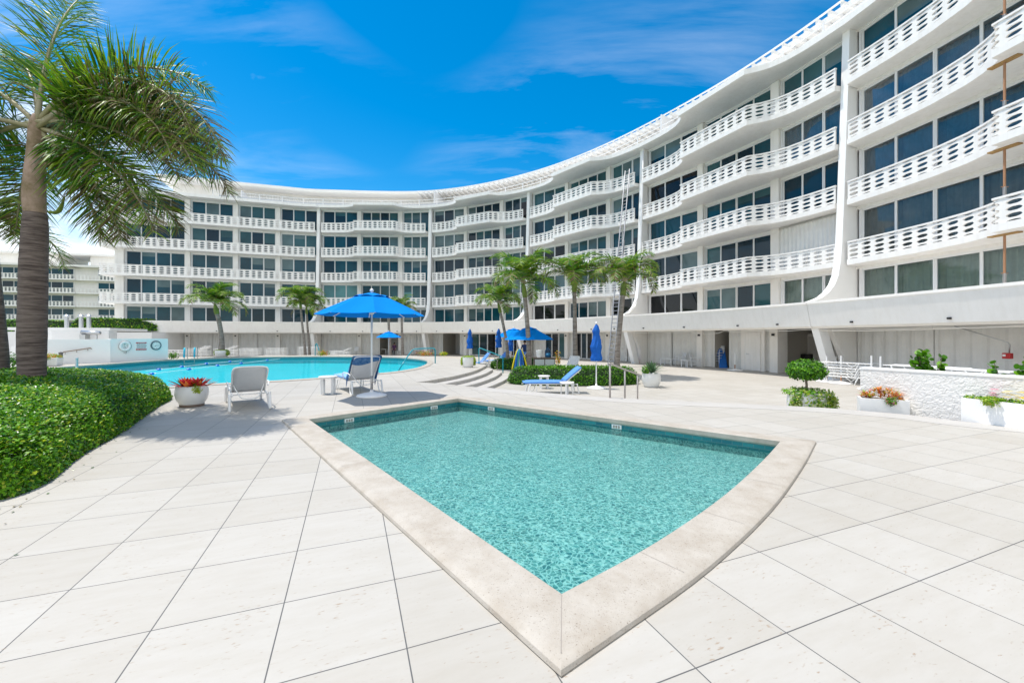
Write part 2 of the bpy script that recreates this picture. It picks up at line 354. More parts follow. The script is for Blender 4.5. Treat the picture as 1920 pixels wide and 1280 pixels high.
def water(name, tint, scale, strength, ior=1.33, k=1.0):
    m = bpy.data.materials.new(name); m.use_nodes = True; nt = m.node_tree; N = nt.nodes; L = nt.links; N.clear()
    o = N.new('ShaderNodeOutputMaterial'); tr = N.new('ShaderNodeBsdfTransparent'); tr.inputs[0].default_value = (*tint, 1)
    gl = N.new('ShaderNodeBsdfGlossy'); gl.inputs['Roughness'].default_value = 0.04
    fr = N.new('ShaderNodeFresnel'); fr.inputs[0].default_value = ior
    t = N.new('ShaderNodeTexCoord'); n = N.new('ShaderNodeTexNoise'); n.inputs['Scale'].default_value = scale; n.inputs['Detail'].default_value = 4; n.inputs['Distortion'].default_value = 0.6
    L.new(t.outputs['Object'], n.inputs['Vector'])
    bp = N.new('ShaderNodeBump'); bp.inputs['Strength'].default_value = strength; bp.inputs['Distance'].default_value = 0.02
    L.new(n.outputs[0], bp.inputs['Height']); L.new(bp.outputs[0], gl.inputs['Normal']); L.new(bp.outputs[0], fr.inputs['Normal'])
    mi = N.new('ShaderNodeMixShader'); mk = N.new('ShaderNodeMath'); mk.operation = 'MULTIPLY'; mk.inputs[1].default_value = k; L.new(fr.outputs[0], mk.inputs[0]); L.new(mk.outputs[0], mi.inputs[0]); L.new(tr.outputs[0], mi.inputs[1]); L.new(gl.outputs[0], mi.inputs[2])
    L.new(mi.outputs[0], o.inputs[0]); return m
M['kidwater'] = water('rippled_shallow_water', (0.90, 0.99, 0.98), 16, 0.9, 1.33, 0.75)
M['poolwater'] = water('calm_pool_water', (0.60, 0.97, 0.98), 2.2, 0.5, 1.2, 0.3)

# ------------------------------------------------------------ ground, decks, pools
LOW = -0.5
edge_px = [(780,716),(832,719),(877,724),(915,727),(960,731),(1040,738),(1130,744.5),(1180,747.5),(1300,753.5),(1390,757),(1477,761),(1564,766),(1612,770),(1705,778),(1802,790),(1920,801)]
edge = [at(x, y).to_2d() for x, y in edge_px] + [Vector(p) for p in ((9.6, 5.6), (11, 3), (12, 0), (12.5, -6))]
edge = [edge[0]] + cat_rom(edge[1:], 4)
riser = [at(x, y).to_2d() for x, y in ((780,716),(800,714),(822,710),(843,706.5),(860,703),(876,699),(890,695),(900,691),(907,687.5))]
riser = cat_rom(riser, 4)
back = [Vector(p) for p in ((-1.75, 22.6), (-3.0, 27), (-5.5, 31), (-9, 33.6), (-14, 34.6), (-20, 33.6), (-25, 31.5), (-30, 30), (-60, 30), (-60, -6))]
deck_outline = list(reversed(edge)) + riser[1:] + [Vector((-1.35, 21.9))] + back
pool_px = [(300,727),(400,720.5),(500,715.5),(595,709.5),(700,701.5),(750,696),(785,689),(801,681),(795,675),(760,671),(725,669.5),(640,668.5),(560,668.5),(440,670.3),(315,675),(200,683),(75,692),(-80,712),(60,737),(180,735)]
pool = [p.to_2d() for p in cat_rom([at(x, y) for x, y in pool_px], 5, True)]
def off_loop(l, d):
    n = len(l); out = []
    ar = sum(l[i].x*l[(i+1)%n].y - l[(i+1)%n].x*l[i].y for i in range(n))
    s = 1 if ar > 0 else -1
    for i in range(n):
        a = (l[i] - l[i-1]).normalized(); b = (l[(i+1)%n] - l[i]).normalized()
        na = Vector((a.y, -a.x)) * s; nb_ = Vector((b.y, -b.x)) * s
        m_ = (na + nb_); m_ = m_.normalized() if m_.length > 1e-6 else na
        out.append(l[i] + m_ * (d / max(0.35, m_.dot(na))))
    return out
def dense(l, n, closed=True):
    out = []
    for i in range(len(l) if closed else len(l) - 1):
        a, b = l[i], l[(i+1) % len(l)]
        out += [a.lerp(b, k / n) for k in range(n)]
    return out
# children's pool: inner edge of the coping (top at z = 0.05)
ZC = 0.05
K_near, K_left, K_far, K_right = (at(*p, ZC).to_2d() for p in ((1053,1110),(579,785),(859,746.5),(1463,826)))
arc = [K_right, at(1432,860,ZC).to_2d(), at(1360,925,ZC).to_2d(), at(1232,1013,ZC).to_2d(), K_near]
arc = cat_rom(arc, 5)[:-1]
kid = dense([K_near, K_left, K_far], 4, False) + [K_far.lerp(K_right, k / 6) for k in range(6)] + arc
kid_out = off_loop(kid, 0.375)
kid_hole = off_loop(kid, 0.30)

mb = MB(); mb.prism(deck_outline, -0.45, 0.0, holes=[kid_hole, off_loop(pool, 0.30)], bottom=False)
deck = mb.build('pool_deck', M['tile']); tag(deck, kind='structure')
hole2 = off_loop(deck_outline, -0.12)
mb = MB(); mb.prism([(-75, -12), (70, -12), (70, 75), (-75, 75)], LOW - 0.3, LOW, holes=[hole2], bottom=False, sides=False)
tag(mb.build('lower_terrace', M['tile']), kind='structure')
mb = MB(); mb.prism([(-1500, -1500), (1500, -1500), (1500, 2500), (-1500, 2500)], -1, LOW - 0.02, holes=[hole2], bottom=False, sides=False)
M['grass'] = mat('lawn_and_sand', (0.10, 0.16, 0.05), 0.9, col2=(0.28, 0.26, 0.16), vscale=0.05)
tag(mb.build('ground', M['grass']), kind='structure')
# smooth stone band along the edge of the upper deck
inner = []
for i, p in enumerate(edge):
    a = (edge[min(i+1, len(edge)-1)] - edge[max(i-1, 0)]).normalized(); nn = Vector((-a.y, a.x))
    if nn.dot(Vector((0, -5)) - p + Vector((0, 0))) < 0: nn = -nn
    inner.append(p + nn * 0.62)
mb = MB(); mb.prism([(p.x, p.y) for p in edge[8:]] + [(p.x, p.y) for p in reversed(inner[8:])], -0.002, 0.006, bottom=False)
tag(mb.build('edging_path', M['strip']), kind='structure')
# curved steps down to the lower terrace
st = empty('curved_steps', (riser[0].x, riser[0].y, 0)); tag(st, 'four curved stone steps fanning down from the pool deck by the teal handrail', 'steps')
def riser_off(d):
    out = []
    for i, p in enumerate(riser):
        a = (riser[min(i+1, len(riser)-1)] - riser[max(i-1, 0)]).normalized(); out.append(p + Vector((a.y, -a.x)) * d)
    return out
for k in range(1, 4):
    o_ = riser_off(0.46 * k)
    e0 = o_[0] + (o_[0] - o_[1]).normalized() * 1.2; e1 = o_[-1] + (o_[-1] - o_[-2]).normalized() * 0.1
    poly = [e0] + o_ + [e1 + Vector((-0.05, 0.35)), Vector((-1.4, 21.8)), Vector((-2.2, 19.5)), Vector((-3.4, 15.5)), Vector((-4.2, 13.2))]
    mb = MB(); mb.prism([(p.x, p.y) for p in poly], LOW, -0.125 * k, bottom=False)
    o = mb.build('step', M['strip']); o.parent = st; o.location = (-st.location.x, -st.location.y, 0)

def ring(mb, loopi, prof):
    """sweep a section (offset, z) round a loop"""
    loops = [off_loop(loopi, o_) for o_, z in prof]; n = len(loopi); V = []
    for l, (o_, z) in zip(loops, prof): V += [(p.x, p.y, z) for p in l]
    Fs = [(i*n+k, i*n+(k+1) % n, (i+1)*n+(k+1) % n, (i+1)*n+k) for i in range(len(prof)-1) for k in range(n)]
    mb.add(V, Fs)
kp = empty('wading_pool', (0.5, 5, 0)); tag(kp, 'small four-sided wading pool with one curved side and speckled stone coping', 'pool')
def rel(o, par):
    o.parent = par; o.matrix_parent_inverse = Matrix.Translation(-Vector(par.location)); return o
mb = MB(); ring(mb, kid, [(0.02, -0.045), (0.0, -0.02), (0.0, 0.042), (0.01, 0.05), (0.31, 0.05), (0.345, 0.044), (0.37, 0.028), (0.377, 0.008), (0.365, -0.012)])
cp = mb.build('coping', M['coping']); rel(cp, kp); smooth_by_angle(cp, 35)
jt = MB()
def joint(p, q):   # a thin mortar joint across the coping
    d = (q - p).normalized(); w = Vector((-d.y, d.x)) * 0.0022
    jt.add([(p.x-w.x, p.y-w.y, 0.0512), (p.x+w.x, p.y+w.y, 0.0512), (q.x+w.x, q.y+w.y, 0.0512), (q.x-w.x, q.y-w.y, 0.0512)], [(0, 1, 2, 3)])
k_in = off_loop(kid, 0.012); k_o = off_loop(kid, 0.32)
for i in range(len(kid)): 
    if i % 4 == 2 or i in (0, 4, 8, 14): joint(k_in[i], k_o[i])
M['joint'] = mat('grey_mortar', (0.30, 0.27, 0.24), 0.9)
rel(jt.build('coping_joint', M['joint']), kp)
mb = MB(); ring(mb, kid, [(0.03, -0.15), (0.03, -0.04)]); rel(mb.build('tile_wall', M['pooltile']), kp)
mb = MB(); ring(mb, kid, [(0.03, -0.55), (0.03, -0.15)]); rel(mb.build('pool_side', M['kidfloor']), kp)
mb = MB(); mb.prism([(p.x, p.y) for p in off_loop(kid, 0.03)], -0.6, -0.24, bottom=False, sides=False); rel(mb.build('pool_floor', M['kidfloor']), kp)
# skimmer grilles let into the waterline tile
def wall_pt(a, b, t): return a.lerp(b, t)
for a, b, t in ((K_left, K_far, 0.22), (K_left, K_far, 0.80), (K_far, K_right, 0.16), (K_far, K_right, 0.62)):
    p = wall_pt(a, b, t); u = (b - a).normalized(); n_ = Vector((u.y, -u.x))
    g = MB(); q = p - n_ * 0.005
    g.obox((q.x, q.y), u, n_, -0.09, 0.09, -0.03, -0.005, -0.125, -0.05)
    fr_ = rel(g.build('skimmer_grille', M['frame']), kp)
    g = MB()
    for k in range(3): g.obox((q.x, q.y), u, n_, -0.065 + 0.047 * k, -0.03 + 0.047 * k, -0.005, -0.002, -0.112, -0.064)
    s_ = g.build('slot', M['joint']); s_.parent = fr_
mb = MB(); mb.prism([(p.x, p.y) for p in off_loop(kid, 0.028)], -0.2, -0.115, bottom=False, sides=False)
tag(mb.build('water', M['kidwater']), kind='structure')

bp_ = empty('swimming_pool', (-12, 22, 0)); tag(bp_, 'large curved swimming pool of turquoise water beyond the hedge', 'pool')
mb = MB(); ring(mb, pool, [(0.0, -0.05), (0.0, 0.02), (0.02, 0.035), (0.30, 0.035), (0.33, 0.02), (0.335, -0.01)])
o = mb.build('coping', M['coping']); rel(o, bp_); smooth_by_angle(o, 35)
mb = MB(); ring(mb, pool, [(0.02, -0.22), (0.02, -0.035)]); M['poolwall'] = mat('teal_waterline_tile', (0.03, 0.26, 0.30), 0.3, col2=(0.02, 0.20, 0.24), vscale=8)
rel(mb.build('tile_wall', M['poolwall']), bp_)
mb = MB(); mb.prism([(p.x, p.y) for p in off_loop(pool, 0.02)], -1.5, -0.50, bottom=False, sides=False); ring(mb, pool, [(0.021, -0.52), (0.021, -0.22)]); rel(mb.build('pool_floor', M['poolfloor']), bp_)
mb = MB(); mb.prism([(p.x, p.y) for p in off_loop(pool, 0.018)], -0.5, -0.15, bottom=False, sides=False)
tag(mb.build('water', M['poolwater']), kind='structure')
# ------------------------------------------------------------ the curved apartment building
CP = [(-40, 41.2), (-34.1, 43.0), (-30.0, 44.4), (-26.1, 45.6), (-21.9, 46.6), (-9.2, 46.8), (1.95, 41.4), (10.5, 31.9), (16.35, 19.5), (18.8, 1.2), (19.2, -6)]
_d = cat_rom([(x, y, 0) for x, y in CP], 24); _S = [0.0]
for a, b in zip(_d, _d[1:]): _S.append(_S[-1] + (b - a).length)
SC = [_S[i * 24] for i in range(len(CP))]
import bisect
def P(s):
    if s <= 0: i = 0
    elif s >= _S[-1]: i = len(_S) - 2
    else: i = min(bisect.bisect_right(_S, s) - 1, len(_S) - 2)
    t = (s - _S[i]) / (_S[i+1] - _S[i]); return (_d[i] + (_d[i+1] - _d[i]) * t).to_2d()
def T(s): return (P(s + 0.15) - P(s - 0.15)).normalized()
def NR(s): t = T(s); return Vector((t.y, -t.x))       # towards the courtyard
def W(s, o): return P(s) + NR(s) * o
def srange(a, b, step=0.5):
    n = max(1, int(math.ceil((b - a) / step))); return [a + (b - a) * k / n for k in range(n + 1)]
def sweep(mb, ss, prof, caps=True):
    """prof: list of (o, z) or a function of s giving one"""
    V = []; m = 0
    for s in ss:
        pr = prof(s) if callable(prof) else prof; m = len(pr)
        for o, z in pr:
            w = W(s, o); V.append((w.x, w.y, z))
    Fs = [(i*m+k, (i+1)*m+k, (i+1)*m+(k+1) % m, i*m+(k+1) % m) for i in range(len(ss)-1) for k in range(m)]
    if caps: Fs += [tuple(range(m)), tuple((len(ss)-1)*m + k for k in range(m-1, -1, -1))]
    mb.add(V, Fs)
bld = empty('apartment_building', (-9, 46, LOW)); tag(bld, 'long curved white apartment block with pierced wavy balconies on five floors', 'building')
def part(mb, name, m, par=None, **k):
    o = mb.build(name, m, **k)
    if par is None: o.parent = bld; o.matrix_parent_inverse = Matrix.Translation(-Vector(bld.location))
    else: o.parent = par
    return o
ST = 2.8; F0 = 2.3; SLAB = 4.85; RTOP = 5.95
sE, sA, sB, sCc, s1, s2, s3, s4, s5, s6 = SC[:10]
END = SC[-1] - 0.5
fins = [s1, s2, s3, s4, s5, s6]
# mass behind the facade
mb = MB(); sweep(mb, srange(0, END, 1.5), [(-0.55, 1.97), (-0.55, 15.9), (-11, 15.9), (-11, 1.97)])
sweep(mb, srange(0, END, 1.5), [(-3.6, LOW - 0.05), (-3.6, 1.965), (-10.9, 1.965), (-10.9, LOW - 0.05)])
part(mb, 'wall', M['stucco'])
groups = []   # (s0, s1, panes)
ls = [sE, sA, sB, sCc, s1]
piers = [(0.0, 0.75)]
for i, (a, b) in enumerate(zip(ls, ls[1:])):
    groups.append((a + (0.75 if i == 0 else 0.22), b - 0.22, 4 if i == 0 else 3, -1))
    if i < 3: piers.append((b - 0.22, b + 0.22))
for bi, (a, b) in enumerate(zip(fins, fins[1:])):
    L_ = b - a
    def tt(t): return a + L_ * t
    groups += [(tt(0) + 0.26, tt(0.33), 4 if bi == 4 else 3, bi), (tt(0.36), tt(0.695), 4, bi), (tt(0.73), tt(1) - 0.26, 3, bi)]
    piers += [(tt(0.33), tt(0.36)), (tt(0.695), tt(0.73))]
for a, b in piers:
    mb = MB(); sweep(mb, srange(a, b, 0.4), [(-0.5, F0 - 0.1), (0.22, F0 - 0.1), (0.22, 15.98), (-0.5, 15.98)])
    part(mb, 'column', M['stucco'])
mb = MB()
for k in range(5): sweep(mb, srange(0.05, END, 1.0), [(-0.5, F0 + 2.42 + ST * k), (0.06, F0 + 2.42 + ST * k), (0.06, F0 + 2.56 + ST * k), (-0.5, F0 + 2.56 + ST * k)])
part(mb, 'lintel', M['paint'])

def glass_pick(bi, k, gi):
    r = rnd.random()
    if bi == 0 and k == 1: return M['g4'] if gi != 1 else M['g3']
    if bi <= 0: return M['g1'] if r < .6 else M['g3'] if r < .75 else M['g2']
    return M['g1'] if r < .35 else M['g3'] if r < .6 else M['g2'] if r < .85 else M['g5']
def frame_mesh(A, u, n, L_, z0, z1, np_, j=0.08, o=-0.12):
    mb = MB()
    mb.obox(A, u, n, 0, j, o - 0.25, 0.02, z0, z1); mb.obox(A, u, n, L_ - j, L_, o - 0.25, 0.02, z0, z1)
    for q in (0.04,): # grooves of the stacked shutters
        mb.obox(A, u, n, q - 0.02, q + 0.012, 0.02, 0.04, z0, z1); mb.obox(A, u, n, L_ - q - 0.012, L_ - q + 0.02, 0.02, 0.04, z0, z1)
    mb.obox(A, u, n, j, L_ - j, o - 0.06, o + 0.06, z1 - 0.09, z1); mb.obox(A, u, n, j, L_ - j, o - 0.06, o + 0.06, z0, z0 + 0.08)
    w = (L_ - 2 * j) / np_; panes = []
    for q in range(np_):
        x0 = j + w * q; x1 = x0 + w; dz = 0.03 if q % 2 else 0.0
        fw = 0.055
        mb.obox(A, u, n, x0 + 0.001, x0 + fw, o - 0.045 + dz, o + 0.045 + dz, z0 + 0.08, z1 - 0.09)
        mb.obox(A, u, n, x1 - fw, x1 - 0.001, o - 0.045 + dz, o + 0.045 + dz, z0 + 0.08, z1 - 0.09)
        panes.append((x0 + fw, x1 - fw, o + dz))
    return mb, panes
wcount = 0
for gi, (a, b, np_, bi) in enumerate(groups):
    A = P(a); B = P(b); u = (B - A).normalized(); n = Vector((u.y, -u.x)); L_ = (B - A).length; A = A + n * 0.03
    if a > END: continue
    fm, panes = frame_mesh(A, u, n, L_, F0, F0 + 2.42, np_)
    fdata = None
    for k in range(5):
        wcount += 1
        if fdata is None:
            w = part(fm, 'window', M['frame']); fdata = w.data
        else:
            w = bpy.data.objects.new('window', fdata); sc.collection.objects.link(w); w.parent = bld
            w.matrix_parent_inverse = Matrix.Translation(-Vector(bld.location)); w.location = (0, 0, ST * k)
        clear = bi == 4 and k < 4 or (bi == 3 and gi % 3 == 0 and k in (0, 3))
        gm = MB(); base = glass_pick(bi, k, (gi - 4) % 3)
        mats = [base, M['g2'], M['g1'], M['gc'], M['g6'] if rnd.random() < .6 else M['g3']]
        closed_shutter = (bi == 3 and (gi - 4) % 3 == 2 and k == 1)
        if closed_shutter:
            V = []; nn = 60
            for q in range(nn + 1):
                x = L_ * q / nn; o_ = 0.12 + (0.05 if (q // 2) % 2 else 0.0)
                w_ = A + u * x + n * o_; V += [(w_.x, w_.y, F0), (w_.x, w_.y, F0 + 2.42)]
            gm.add(V, [(2*q, 2*q+2, 2*q+3, 2*q+1) for q in range(nn)])
            g = gm.build('shutter', M['shut'], parent=w); continue
        for x0, x1, o_ in panes:
            gm.cm = 3 if clear else (0 if rnd.random() < 0.68 else (1 if rnd.random() < .7 else 2))
            zb_ = F0 + 2.33
            if not clear and rnd.random() < 0.3:   # a lowered blind behind part of the pane
                zb_ = F0 + rnd.choice([1.9, 1.6, 1.2, 0.9]); c_ = gm.cm; gm.cm = 4; gm.obox(A, u, n, x0, x1, o_ - 0.008, o_ + 0.008, zb_, F0 + 2.33); gm.cm = c_
            gm.obox(A, u, n, x0, x1, o_ - 0.008, o_ + 0.008, F0 + 0.08, zb_)
        g = gm.build('glass', mats, parent=w)
        if clear:
            cm = MB(); V = []; nn = int(L_ / 0.045)
            for q in range(nn + 1):
                x = L_ * q / nn; o_ = -0.36 + 0.035 * math.sin(q * 1.1) + 0.02 * math.sin(q * 0.37)
                w_ = A + u * x + n * o_; V += [(w_.x, w_.y, F0 + 0.03), (w_.x, w_.y, F0 + (2.36 if k != 4 else 2.0))]
            cm.add(V, [(2*q, 2*q+2, 2*q+3, 2*q+1) for q in range(nn)])
            cm.build('curtain', [M['curtain'], M['curtain_dark'], M['curtain_blue'], M['curtain_blue'], M['curtain_dark']][k], parent=w)

# balconies
OUT = [(0, .86), (.05, .9), (.12, .92), (.2, 1.0), (.27, 1.22), (.31, 1.5), (.334, 1.78), (.336, 2.12), (.70, 2.2), (.735, 1.75), (.77, 1.40), (.82, 1.14), (.88, 1.0), (.95, .93), (1, .9)]
def outs(t, tab=OUT):
    for (a, x), (b, y) in zip(tab, tab[1:]):
        if a <= t <= b: return x + (y - x) * (t - a) / (b - a)
    return tab[-1][1]
def bay_path(a, b, add=0.0):
    ts = [k / 60 for k in range(61)] + [.334, .336, .70]
    ts = sorted(set(ts)); ts = [t for t in ts if not (.336 < t < .70)]
    # the straight run between step and corner follows a chord
    c0 = W(a + (b - a) * .336, outs(.336) + add); c1 = W(a + (b - a) * .70, outs(.70) + add)
    pts = []
    for t in ts:
        if t < .70 or t > .70: pts.append(W(a + (b - a) * t, outs(t) + add))
        else: pts += [c0.lerp(c1, q / 5) for q in range(1, 6)]
    return pts
def slab_poly(path, a, b):
    bk = [W(s, -0.5) for s in srange(a, b, 1.0)]
    return [(p.x, p.y) for p in path] + [(p.x, p.y) for p in reversed(bk)]
LBP = [(1,0),(1,.6),(1,1),(.4,1),(-.4,1),(-1,1),(-1,.6),(-1,0),(-1,-.6),(-1,-1),(-.4,-1),(.4,-1),(1,-1),(1,-.6)]
def railing(path, z0, th=0.06, pitch=0.54):
    mb = MB(); cum = [0.0]
    for a, b in zip(path, path[1:]): cum.append(cum[-1] + (b - a).length)
    nr = []
    for i in range(len(path)):
        d = (path[min(i+1, len(path)-1)] - path[max(i-1, 0)]).normalized(); nr.append(Vector((d.y, -d.x)))
    L_ = cum[-1]; n = max(2, round(L_ / pitch)); pw = L_ / n
    def pos(x, o, z):
        x = min(max(x, 0), L_ - 1e-6); i = bisect.bisect_right(cum, x) - 1
        t = (x - cum[i]) / max(1e-6, cum[i+1] - cum[i])
        p = path[i].lerp(path[i+1], t) + nr[i].lerp(nr[i+1], t) * o; return (p.x, p.y, z)
    hw, hh, rh, hb = pw * 0.375, 0.073, 0.205, 0.085
    for c in range(n):
        xc = (c + .5) * pw
        for r in range(3):
            zc_ = z0 + hb + rh * (r + .5); V = []; m = len(LBP)
            for o in (0, -th):
                for bx, bz in LBP:
                    V.append(pos(xc + bx * pw / 2, o, zc_ + bz * rh / 2))
                for bx, bz in LBP:
                    ang = math.atan2(bz, bx); V.append(pos(xc + hw * math.cos(ang), o, zc_ + hh * math.sin(ang) * abs(math.sin(ang)) ** .2))
            Fs = []
            for k in range(m):
                j = (k + 1) % m
                Fs += [(k, j, m + j, m + k), (2*m + j, 2*m + k, 3*m + k, 3*m + j), (m + k, m + j, 3*m + j, 3*m + k)]
            mb.add(V, Fs)
        for zb, sg in ((z0, 1), (z0 + 2*hb + 3*rh, -1)):   # half openings top and bottom
            V = []; m = 8
            for o in (0, -th):
                for k in range(m + 1):
                    t = -1 + 2 * k / m; x = xc + t * hw; h = hh * 0.85 * math.sqrt(max(0, 1 - t*t))
                    V += [pos(x, o, zb + sg * h), pos(x, o, zb + sg * hb)]
                V += [pos(xc - pw/2, o, zb), pos(xc - pw/2, o, zb + sg*hb), pos(xc + pw/2, o, zb), pos(xc + pw/2, o, zb + sg*hb)]
            q = 2*(m+1) + 4; Fs = []
            for k in range(m):
                Fs += [(2*k, 2*k+2, 2*k+3, 2*k+1), (q+2*k, q+2*k+1, q+2*k+3, q+2*k+2), (2*k, q+2*k, q+2*k+2, 2*k+2)]
            e = 2*(m+1)
            Fs += [(e, 0, 1, e+1), (2*m, e+2, e+3, 2*m+1), (q+e, q+e+1, q+1, q), (q+2*m, q+2*m+1, q+e+3, q+e+2)]
            mb.add(V, Fs)
    # cap rail
    zt = z0 + 2*hb + 3*rh; V = []
    for i in range(len(path)):
        for o, z in ((0.03, zt), (0.03, zt + 0.065), (-th - 0.03, zt + 0.065), (-th - 0.03, zt)):
            p = path[i] + nr[i] * o; V.append((p.x, p.y, z))
    mb.add(V, [(i*4+k, i*4+(k+1) % 4, (i+1)*4+(k+1) % 4, (i+1)*4+k) for i in range(len(path)-1) for k in range(4)] + [(0, 3, 2, 1), tuple((len(path)-1)*4+k for k in range(4))])
    return mb
def balcony_set(path, a, b):
    sm_ = MB(); rim = slab_poly(path, a, b); sm_.prism(rim, SLAB, SLAB + 0.25)
    rpath = [p - NR(a + (b - a) * min(1, max(0, i / (len(path)-1)))) * 0.05 for i, p in enumerate(path)]
    rm = railing(rpath, SLAB + 0.25)
    s0 = part(sm_, 'balcony', M['paint']); r0 = rm.build('railing', M['paint'], parent=s0)
    for k in range(1, 4):
        s_ = bpy.data.objects.new('balcony', s0.data); sc.collection.objects.link(s_); s_.parent = bld
        s_.matrix_parent_inverse = Matrix.Translation(-Vector(bld.location)); s_.location = (0, 0, ST * k)
        r_ = bpy.data.objects.new('railing', r0.data); sc.collection.objects.link(r_); r_.parent = s_
for a, b in zip(fins, fins[1:]):
    if a > END - 1: break
    b2 = min(b, END)
    pth = bay_path(a, b)
    # trimmed clear of the fins
    pth = [p for p in pth if (p - W(a, 0.9)).length > 0.22 and (p - W(b, 0.9)).length > 0.22]
    balcony_set(pth, a + 0.1, b - 0.1)
lp = [W(-0.9, -2.2), W(-0.9, -1.2), W(-0.95, 0.2), W(-0.9, 0.9), W(-0.6, 1.12)] + [W(s, 1.15 - 0.2 * s / s1) for s in srange(0.2, s1 - 0.25, 0.6)]
sm_ = MB(); sm_.prism([(p.x, p.y) for p in lp] + [(W(s1 - 0.2, -0.5).x, W(s1 - 0.2, -0.5).y), (W(0, -0.5).x, W(0, -0.5).y), (W(0, -2.2).x, W(0, -2.2).y)], SLAB, SLAB + 0.25)
s0 = part(sm_, 'balcony', M['paint']); r0 = railing(lp, SLAB + 0.25, pitch=0.58).build('railing', M['paint'], parent=s0)
for k in range(1, 4):
    s_ = bpy.data.objects.new('balcony', s0.data); sc.collection.objects.link(s_); s_.parent = bld
    s_.matrix_parent_inverse = Matrix.Translation(-Vector(bld.location)); s_.location = (0, 0, ST * k)
    r_ = bpy.data.objects.new('railing', r0.data); sc.collection.objects.link(r_); r_.parent = s_

# fins sweeping out at the foot on to the canopy band
FP = [(0.50, 16.2), (0.62, 13), (0.76, 10), (0.88, 7.5), (0.98, 5.8), (1.08, 5.0), (1.2, 4.4), (1.42, 3.95), (1.75, 3.6), (2.15, 3.34), (2.6, 3.19), (2.85, 3.13)]
for s in fins[:-1]:
    A = P(s); u = T(s); n = NR(s); mb = MB(); V = []
    for w in (-0.165, 0.165):
        for o, z in [(0, 16.2)] + FP + [(2.2, 3.0), (0, 3.0)]:
            q = A + u * w + n * o; V.append((q.x, q.y, z))
    m_ = len(FP) + 3
    mb.add(V, [(k, (k+1) % m_, m_ + (k+1) % m_, m_ + k) for k in range(m_)] + [tuple(range(m_-1, -1, -1)), tuple(range(m_, 2*m_))])
    part(mb, 'fin', M['wallw'])
    # slanted leg under the band
    mb = MB(); V = []
    for w in (-0.17, 0.17):
        for o, z in ((2.45, 1.96), (1.9, 1.96), (1.05, LOW), (1.55, LOW)):
            q = A + u * w + n * o; V.append((q.x, q.y, z))
    mb.add(V, [(0, 1, 2, 3), (7, 6, 5, 4), (0, 4, 5, 1), (1, 5, 6, 2), (2, 6, 7, 3), (3, 7, 4, 0)])
    part(mb, 'slanted_leg', M['wallw'])
    mb = MB(); V = []
    for w in (-0.12, 0.12):
        for o, z in ((1.6, 1.96), (-0.5, 1.96), (-0.5, LOW), (0.7, LOW), (0.85, 0.6)):
            q = A + u * w + n * o; V.append((q.x, q.y, z))
    mb.add(V, [(0, 1, 2, 3, 4), (9, 8, 7, 6, 5), (0, 5, 6, 1), (1, 6, 7, 2), (2, 7, 8, 3), (3, 8, 9, 4), (4, 9, 5, 0)])
    part(mb, 'partition', M['stucco'])
# canopy band in joined lengths
BP = [(-0.5, 1.96), (2.45, 1.96), (2.50, 1.90), (2.66, 2.0), (2.90, 2.98), (2.93, 3.02), (2.93, 3.12), (2.62, 3.12), (2.60, F0), (-0.5, F0)]
cuts = [-1.2] + fins[:-1] + [END]
for a, b in zip(cuts, cuts[1:]):
    mb = MB(); sweep(mb, srange(a + 0.012, b - 0.012, 0.7), BP); part(mb, 'canopy_band', M['stucco'])
mb = MB()
for s in [4, 9.5, 15] + [f + q for f in fins[:-1] for q in (2.0, 5.5, 9.5, 12)]:
    if s > END: continue
    A = P(s); u = T(s); n = NR(s); mb.obox(A, u, n, -0.05, 0.05, 2.70, 2.76, 2.10, 2.17)
part(mb, 'recessed_light', M['dark'])
# roof slab with the same wavy edge
rp = [W(-0.9, -2.2), W(-1.0, 0.6)] + [W(s, 1.25) for s in srange(0.2, s1, 0.8)]
for a, b in zip(fins, fins[1:]): rp += bay_path(a, b, 0.18)[1:]
mb = MB(); mb.prism([(p.x, p.y) for p in rp] + [(W(s, -11).x, W(s, -11).y) for s in reversed(srange(0, s6, 1.5))], 16.0, 16.3)
part(mb, 'roof_slab', M['paint'])
# set-back penthouse: wall, shutters, roof and rafter ends
mb = MB(); sweep(mb, srange(3.5, END, 1.2), [(-3.2, 16.3), (-3.2, 18.6), (-10.5, 18.6), (-10.5, 16.3)]); part(mb, 'penthouse_wall', M['stucco'])
mb = MB(); V = []; q = 0
ss = srange(8, s3 + 2, 0.14)
for i, s in enumerate(ss):
    w = W(s, -3.1 + (0.06 if i % 2 else 0)); V += [(w.x, w.y, 16.4), (w.x, w.y, 18.2)]
mb.add(V, [(2*i, 2*i+2, 2*i+3, 2*i+1) for i in range(len(ss)-1) if (i % 30) > 1]); part(mb, 'penthouse_shutter', M['shut'])
mb = MB(); sweep(mb, srange(2.5, END, 1.2), [(-1.6, 18.62), (-1.55, 18.92), (-10.8, 18.92), (-10.8, 18.6), (-1.9, 18.56)]); part(mb, 'penthouse_roof', M['wallw'])
mb = MB()
for s in srange(s2 - 2, s5 + 2, 0.62):
    A = P(s); u = T(s); n = NR(s); mb.obox(A, u, n, -0.07, 0.07, -3.0, -0.75, 18.36, 18.54)
sweep(mb, srange(s2 - 2, s5 + 2, 1.0), [(-0.78, 18.54), (-0.70, 18.54), (-0.70, 18.62), (-0.78, 18.62)])
part(mb, 'rafter_canopy', M['wallw'])
for s, o0 in ((s2 + 0.2, -3.1), (s4 + 1.2, -3.1), (s1 - 8, -3.1)):
    mb = MB(); A = P(s); u = T(s); n = NR(s); mb.obox(A, u, n, -0.05, 0.05, -3.1, -0.2, 16.3, 18.4 if s > s1 else 17.6); part(mb, 'privacy_screen', M['frame'])
